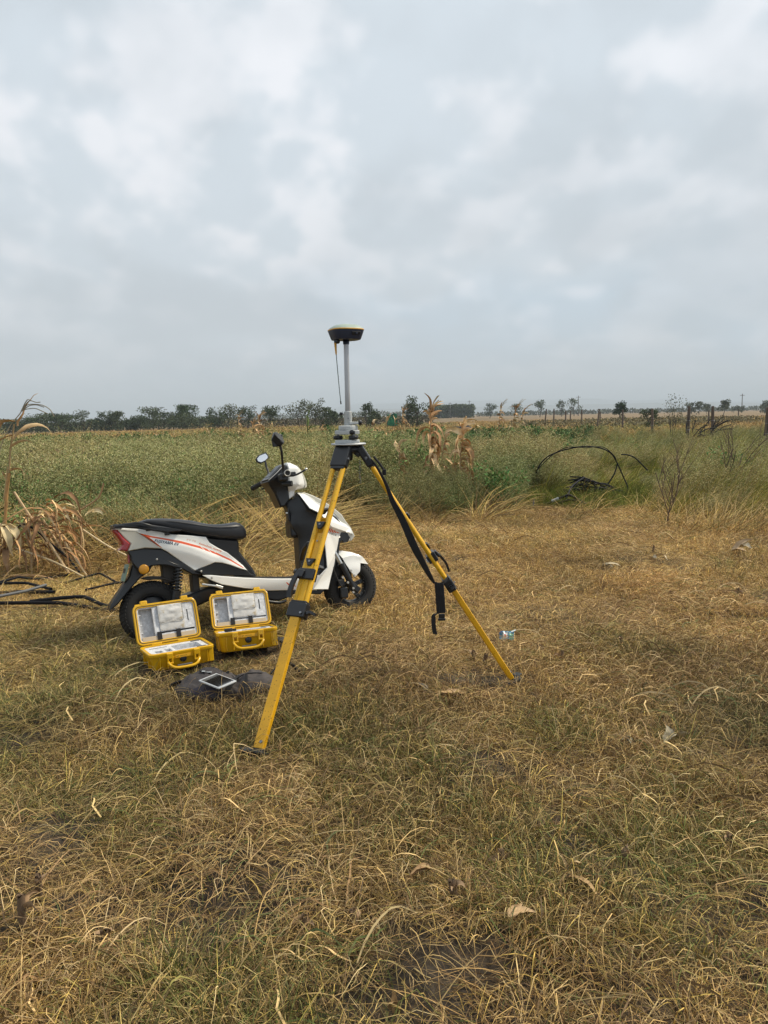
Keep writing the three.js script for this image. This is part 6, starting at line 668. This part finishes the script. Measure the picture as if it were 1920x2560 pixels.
{ const o = thing('brush_pile', 'pile of black charred branches between the two stout posts', 'brush pile', V(PX(1762, 28), 0.4, -28)), r = rng(1201); for (let k = 0; k < 26; k++) { const a = V((r() - 0.5) * 1.2, r() * 0.3, (r() - 0.5) * 0.6), b = a.clone().add(V((r() - 0.2) * 0.9, r() * 0.62, (r() - 0.5) * 0.3)); part('branch', tube([a, a.clone().lerp(b, 0.5).add(V(0, 0.1 * r(), 0)), b], 0.012 + 0.012 * r(), 8, 5), mat(0.022, 0.02, 0.018, 0.9), o); } }
[[1130, 300, 6.2, 'power pole behind the tall maize, left one of the pair'], [1178, 330, 7.4, 'power pole above the far plantation, right one of the pair'], [1450, 260, 7.0, 'thin power pole among the fence posts'], [1859, 240, 6.2, 'power pole near the right edge of the photo']].forEach(([px, d, h, l]) => { const o = thing('power_pole', l, 'power pole', V(PX(px, d), 0, -d)); part('pole', rod(V(0, 0, 0), V(0, h, 0), 0.16, 0.11, 8), mat(0.13, 0.12, 0.11, 0.9), o); part('crossarm', rbox(1.5, 0.12, 0.12, 0.02, 0, h - 0.5, 0), mat(0.13, 0.12, 0.11, 0.9), o); });
{ const o = thing('net_shelter', 'small green shade net shelter in the field left of the paired trees', 'shelter', V(PX(985, 70), 0, -70)); const ts = noiseTex(64, (u, v) => { const a = tile(u, v, 4, 4, 611); return [a * 0.4, 0.35 + a * 0.5, 0.3 + a * 0.35]; }); ts.colorSpace = THREE.SRGBColorSpace; const g = new THREE.BoxGeometry(0.95, 1.1, 0.8, 12, 10, 8), p = g.attributes.position; for (let i = 0; i < p.count; i++) { const y = p.getY(i) + 0.55; p.setY(i, y + 0.45 + (y > 1.0 ? 0.08 * Math.sin(p.getX(i) * 7) : 0)); p.setX(i, p.getX(i) + 0.05 * Math.sin(y * 9 + p.getZ(i) * 5)); } g.computeVertexNormals(); part('net', g, mat(0.25, 0.42, 0.34, 0.8, { map: ts }), o); part('pole', [-0.47, 0.47].map((x) => rod(V(x, 0, 0.41), V(x, 1.65, 0.41), 0.03)), postM, o); }
function heap(name, label, cat, x, d, w, h, dep, cols, seed, nb = 700, bl = 0.5) { const r = rng(seed), o = thing(name, label, cat, V(x, gh(x, -d), -d)); const hf = (u, v) => Math.max(0, 1 - u * u - v * v) ** 0.7 * h * (0.7 + 0.6 * fbm(u * 3 + seed, v * 3, 3, seed)); const g = new THREE.PlaneGeometry(2, 2, 30, 16); g.rotateX(-Math.PI / 2); const p = g.attributes.position; for (let i = 0; i < p.count; i++) { const u = p.getX(i), v = p.getZ(i); p.setXYZ(i, u * w / 2, hf(u, v) - 0.02, v * dep / 2); } g.computeVertexNormals(); part('mound', g, mat(...cols[0].map((q) => q * 0.75), 0.95), o); if (nb) { const B = new Blades(seed); for (let k = 0; k < nb; k++) { const u = (r() - 0.5) * 1.9, v = (r() - 0.5) * 1.9; if (u * u + v * v > 0.95) continue; const b = V(u * w / 2, hf(u, v), v * dep / 2), a = r() * 6.283, e = b.clone().add(V(Math.cos(a) * bl, (r() - 0.35) * bl * 0.5, Math.sin(a) * bl)); B.ribbon([b, b.clone().lerp(e, 0.5).add(V(0, 0.05, 0)), e], 0.05, vary(r, pick(r, cols), 0.2), vary(r, pick(r, cols), 0.2)); } const m = new THREE.Mesh(B.geo(), dryMat); m.name = 'straw'; m.userData.kind = 'stuff'; m.castShadow = true; o.add(m); } return o; }
const SC = [[0.56, 0.42, 0.26], [0.50, 0.36, 0.22], [0.62, 0.50, 0.33]];
heap('straw_heap', 'long pale straw heap right of the tall maize, in front of the black sheet', 'straw heap', PX(1178, 40), 40, 2.6, 0.55, 2, SC, 1301, 900, 0.35); heap('sheet_heap', 'mound covered with a black plastic sheet behind the pale straw heap', 'covered heap', PX(1160, 45), 45, 1.9, 0.78, 2, [[0.03, 0.033, 0.038]], 1302, 0);
heap('straw_heap', 'pale straw heap in the field below the dense maize cluster', 'straw heap', PX(570, 42), 42, 2.4, 0.42, 2, SC, 1303, 600, 0.35); heap('straw_heap', 'flat pale straw heap above the scooter seat, left of the others', 'straw heap', PX(310, 46), 46, 1.8, 0.40, 2, SC, 1304, 500, 0.35); heap('straw_heap', 'small straw heap under the dark round tree', 'straw heap', PX(402, 50), 50, 0.9, 0.46, 1.5, SC, 1305, 300, 0.3); heap('straw_heap', 'little straw heap far left under the hedge', 'straw heap', PX(175, 50), 50, 1.0, 0.36, 1.5, SC, 1306, 300, 0.3); heap('straw_heap', 'straw heap behind the scooter mirrors at the foot of the maize cluster', 'straw heap', PX(665, 44), 44, 1.5, 0.38, 1.5, SC, 1307, 400, 0.3);

// ---------- bare shrubs ----------
function shrub(label, x, z, h, seed, lean = 0.1) { const r = rng(seed), o = thing('bare_shrub', label, 'shrub', G(x, z), 'bare thin stemmed shrubs'); const grow = (p, d, L, rad, dep, list) => { const pts = [p]; for (let j = 0; j < 4; j++) { d = d.clone().add(V((r() - 0.5) * 0.3 + lean * 0.1, 0.06, (r() - 0.5) * 0.3)).normalize(); pts.push(pts[j].clone().addScaledVector(d, L / 4)); } list.push(tube(pts, rad, 8, 5)); if (dep > 0) for (let k = 0; k < 3; k++) { const i = 1 + Math.floor(r() * 4), a = r() * 6.283; grow(pts[Math.min(i, 4)], d.clone().add(V(Math.cos(a) * 0.6, 0.1, Math.sin(a) * 0.6)).normalize(), L * 0.62, rad * 0.6, dep - 1, list); } }; const sm = mat(0.11, 0.075, 0.05, 0.9); const trunk = [rod(V(0, -0.03, 0), V(0.01, h * 0.2, 0), h * 0.015, h * 0.011, 7)]; part('trunk', trunk, sm, o); for (let k = 0; k < 4; k++) { const a = k * 1.6 + r(), l = []; grow(V(0.01, h * 0.19, 0), V(Math.cos(a) * 0.4 + lean, 1, Math.sin(a) * 0.4).normalize(), h * 0.55, h * 0.006, 2, l); part('stem', l, sm, o); } }
shrub('bare brown shrub with upright twigs at the right edge of the mown patch', 3.316, -8.8, 0.92, 1401); shrub('second bare shrub in the weeds near the right edge of the photo', 5.05, -11.2, 1.1, 1402, 0.3);

// ---------- stubs and litter in the near grass ----------
const stubM = mat(0.13, 0.085, 0.05, 0.95), stubTopM = mat(0.06, 0.045, 0.035, 0.95);
function stub(label, x, z, h, r0, lean, seed) { const o = thing('maize_stub', label, 'stub', G(x, z), 'cut maize stubs in the grass'); o.rotation.set((hash(seed, 1) - 0.5) * 0.4, hash(seed, 2) * 6, lean); const g = new THREE.CylinderGeometry(r0 * 0.85, r0, h + 0.04, 9, 3); g.translate(0, h / 2 - 0.02, 0); const p = g.attributes.position; for (let k = 0; k < p.count; k++) { const y = p.getY(k); if (y > h - 0.002) p.setY(k, y + (hash(k, seed) - 0.5) * r0 * 1.4); const q = 1 + 0.2 * (hash(k % 10, seed + 3) - 0.5); p.setX(k, p.getX(k) * q); } g.computeVertexNormals(); part('stem', g, stubM, o); const r = rng(seed); for (let k = 0; k < 2; k++) { const l = new THREE.Mesh(leafGeo(r, V(0, h * 0.5, 0), r() * 6.28, h * 0.9, r0 * 1.3, 0.8, 0.8, vary(r, [0.34, 0.22, 0.12], 0.3)), dryMat); l.name = 'sheath'; o.add(l); } }
[[0.89, -4.28, 'short maize stub halfway between tripod foot and right edge'], [0.50, -4.19, 'left one of two maize stubs left of the right tripod foot'], [0.54, -4.1, 'right one of two maize stubs left of the right tripod foot'], [0.96, -4.06, 'dark maize stub just right of the right tripod foot'], [1.35, -4.22, 'maize stub in the middle right of the mown grass'], [1.97, -4.38, 'maize stub toward the right edge of the mown grass'], [2.12, -5.49, 'thin upright maize stub before the dark bare patch'], [2.57, -5.4, 'maize stub beside the dark bare patch on the right'], [2.55, -7.11, 'leaning maize stub below the bare shrub'], [-1.03, -2.06, 'upright maize stub at the lower left edge', 0.10], [-1.01, -1.92, 'ragged broken maize stub at the lower left edge', 0.09], [-0.77, -1.89, 'split brown maize stub near the bottom left', 0.06], [-0.24, -1.92, 'dark maize stub low in the middle of the foreground', 0.06], [0.34, -2.14, 'maize stub with torn top right of the lower middle', 0.08], [1.06, -2.23, 'maize stub with dark tip near the lower right edge', 0.08], [0.18, -1.98, 'maize stub near the bare earth in the foreground', 0.06], [0.70, -2.13, 'slanting maize stub in the lower right grass', 0.06], [-0.1, -1.95, 'broken maize stub left of the foreground bare earth', 0.06]].forEach(([x, z, l, h], i) => stub(l, x, z, h || 0.075, 0.010 + 0.003 * hash(i, 8), (hash(i, 4) - 0.5) * 0.5, 1500 + i * 3));
function huskPiece(label, x, z, az, L, w, c, seed, droop = 0.35, up = 0.12, y = 0.05, nm = 'maize_husk') { const r = rng(seed), o = thing(nm, label, 'husk', G(x, z, y - 0.022)); for (let k = 0; k < 2; k++) { const l = new THREE.Mesh(leafGeo(r, V(0, 0, 0), az + (k ? 0.25 : 0), L * (k ? 0.6 : 0.85), w * 0.6, droop, up, vary(r, c, 0.12).map((v) => v * 0.82)), dryMat); l.name = 'leaf'; l.castShadow = true; o.add(l); } }
huskPiece('large tan curled maize husk in the middle of the mown grass', 0.24, -3.49, -0.1, 0.22, 0.085, [0.50, 0.33, 0.17], 1601, 0.2, 0.12, 0.06); huskPiece('small whitish husk scrap left of the large curled husk', 0.19, -3.55, 1.9, 0.07, 0.04, [0.66, 0.62, 0.52], 1602, 0.2, 0.7, 0.05);
huskPiece('pale strap of maize leaf bent upright in the lower right grass', 0.52, -2.08, -1.2, 0.12, 0.024, [0.66, 0.47, 0.24], 1603, 0.1, 0.6, 0.05); huskPiece('long tan maize leaf strip lying in the lower right grass', 0.50, -2.02, 0.35, 0.18, 0.022, [0.56, 0.36, 0.16], 1604, 0.25, 0.12, 0.06); huskPiece('flat tan husk chip near the bottom right of the bare earth', 0.31, -1.84, -1.0, 0.09, 0.032, [0.62, 0.42, 0.22], 1605, 0.1, 0.2, 0.06); huskPiece('rotten grey maize cob husk on the right of the foreground', 1.12, -2.93, -0.35, 0.16, 0.06, [0.42, 0.36, 0.24], 1606, 0.3, 0.25, 0.05); huskPiece('pale grey maize husk beside the rotten one', 0.95, -2.95, 0.2, 0.12, 0.05, [0.36, 0.33, 0.22], 1607, 0.3, 0.25, 0.05);
huskPiece('upright tan husk at the bottom edge of the photo', 0.01, -1.66, -1.4, 0.10, 0.03, [0.58, 0.38, 0.18], 1608, 0.05, 0.85, 0.02); huskPiece('brown maize leaf curled left of the lower middle stubs', 0.12, -2.12, 2.6, 0.13, 0.03, [0.40, 0.25, 0.12], 1609, 0.3, 0.3, 0.06); huskPiece('pale forked husk in the far right of the mown grass', 1.95, -6.7, 0.6, 0.22, 0.06, [0.60, 0.50, 0.33], 1610, 0.3, 0.5, 0.08); huskPiece('pale torn husk right of the forked one', 2.4, -6.75, 0.9, 0.24, 0.06, [0.58, 0.48, 0.32], 1611, 0.3, 0.5, 0.08); huskPiece('brown rolled husk at the right edge before the bent straw', 3.25, -7.0, 0.3, 0.26, 0.07, [0.48, 0.34, 0.20], 1612, 0.3, 0.4, 0.08); huskPiece('whitish husk lump beside the brown rolled husk', 3.4, -7.15, 1.2, 0.16, 0.09, [0.62, 0.54, 0.40], 1613, 0.3, 0.5, 0.08);
{ const o = thing('snack_wrapper', 'crumpled blue and white snack wrapper lying in the grass right of the strap', 'wrapper', G(0.743, -4.563, 0.045)); const c = document.createElement('canvas'); c.width = 128; c.height = 64; const k = c.getContext('2d'); k.fillStyle = '#3f8fb4'; k.fillRect(0, 0, 128, 64); k.fillStyle = '#e8eef0'; k.fillRect(34, 6, 40, 52); k.fillStyle = '#1f4f86'; k.fillRect(0, 0, 30, 20); k.fillStyle = '#b8323a'; k.beginPath(); k.arc(54, 30, 9, 0, 6.3); k.fill(); k.fillStyle = '#58a08c'; k.fillRect(86, 20, 36, 40); const t = new THREE.CanvasTexture(c); t.colorSpace = THREE.SRGBColorSpace; const g = new THREE.BoxGeometry(0.09, 0.055, 0.006, 14, 9, 1), p = g.attributes.position; for (let i = 0; i < p.count; i++) { const u = p.getX(i) * 60, v = p.getY(i) * 60; p.setZ(i, p.getZ(i) + (fbm(u + 3, v, 3, 5) - 0.5) * 0.05 - 0.012 * Math.abs(u) * 0.3); p.setY(i, p.getY(i) + (fbm(u + 9, v + 4, 2, 6) - 0.5) * 0.02); } g.rotateX(-0.75); g.rotateY(-0.2); g.computeVertexNormals(); part('wrapper_film', g, new THREE.MeshPhysicalMaterial({ map: t, roughness: 0.25, side: THREE.DoubleSide, clearcoat: 0.5 }), o); const s = rbox(0.03, 0.002, 0.02, 0.0008, 0.05, 0.012, 0.01); s.rotateZ(0.4); part('torn_flap', s, mat(0.6, 0.64, 0.64, 0.3), o); }
renderer.render(scene, camera);
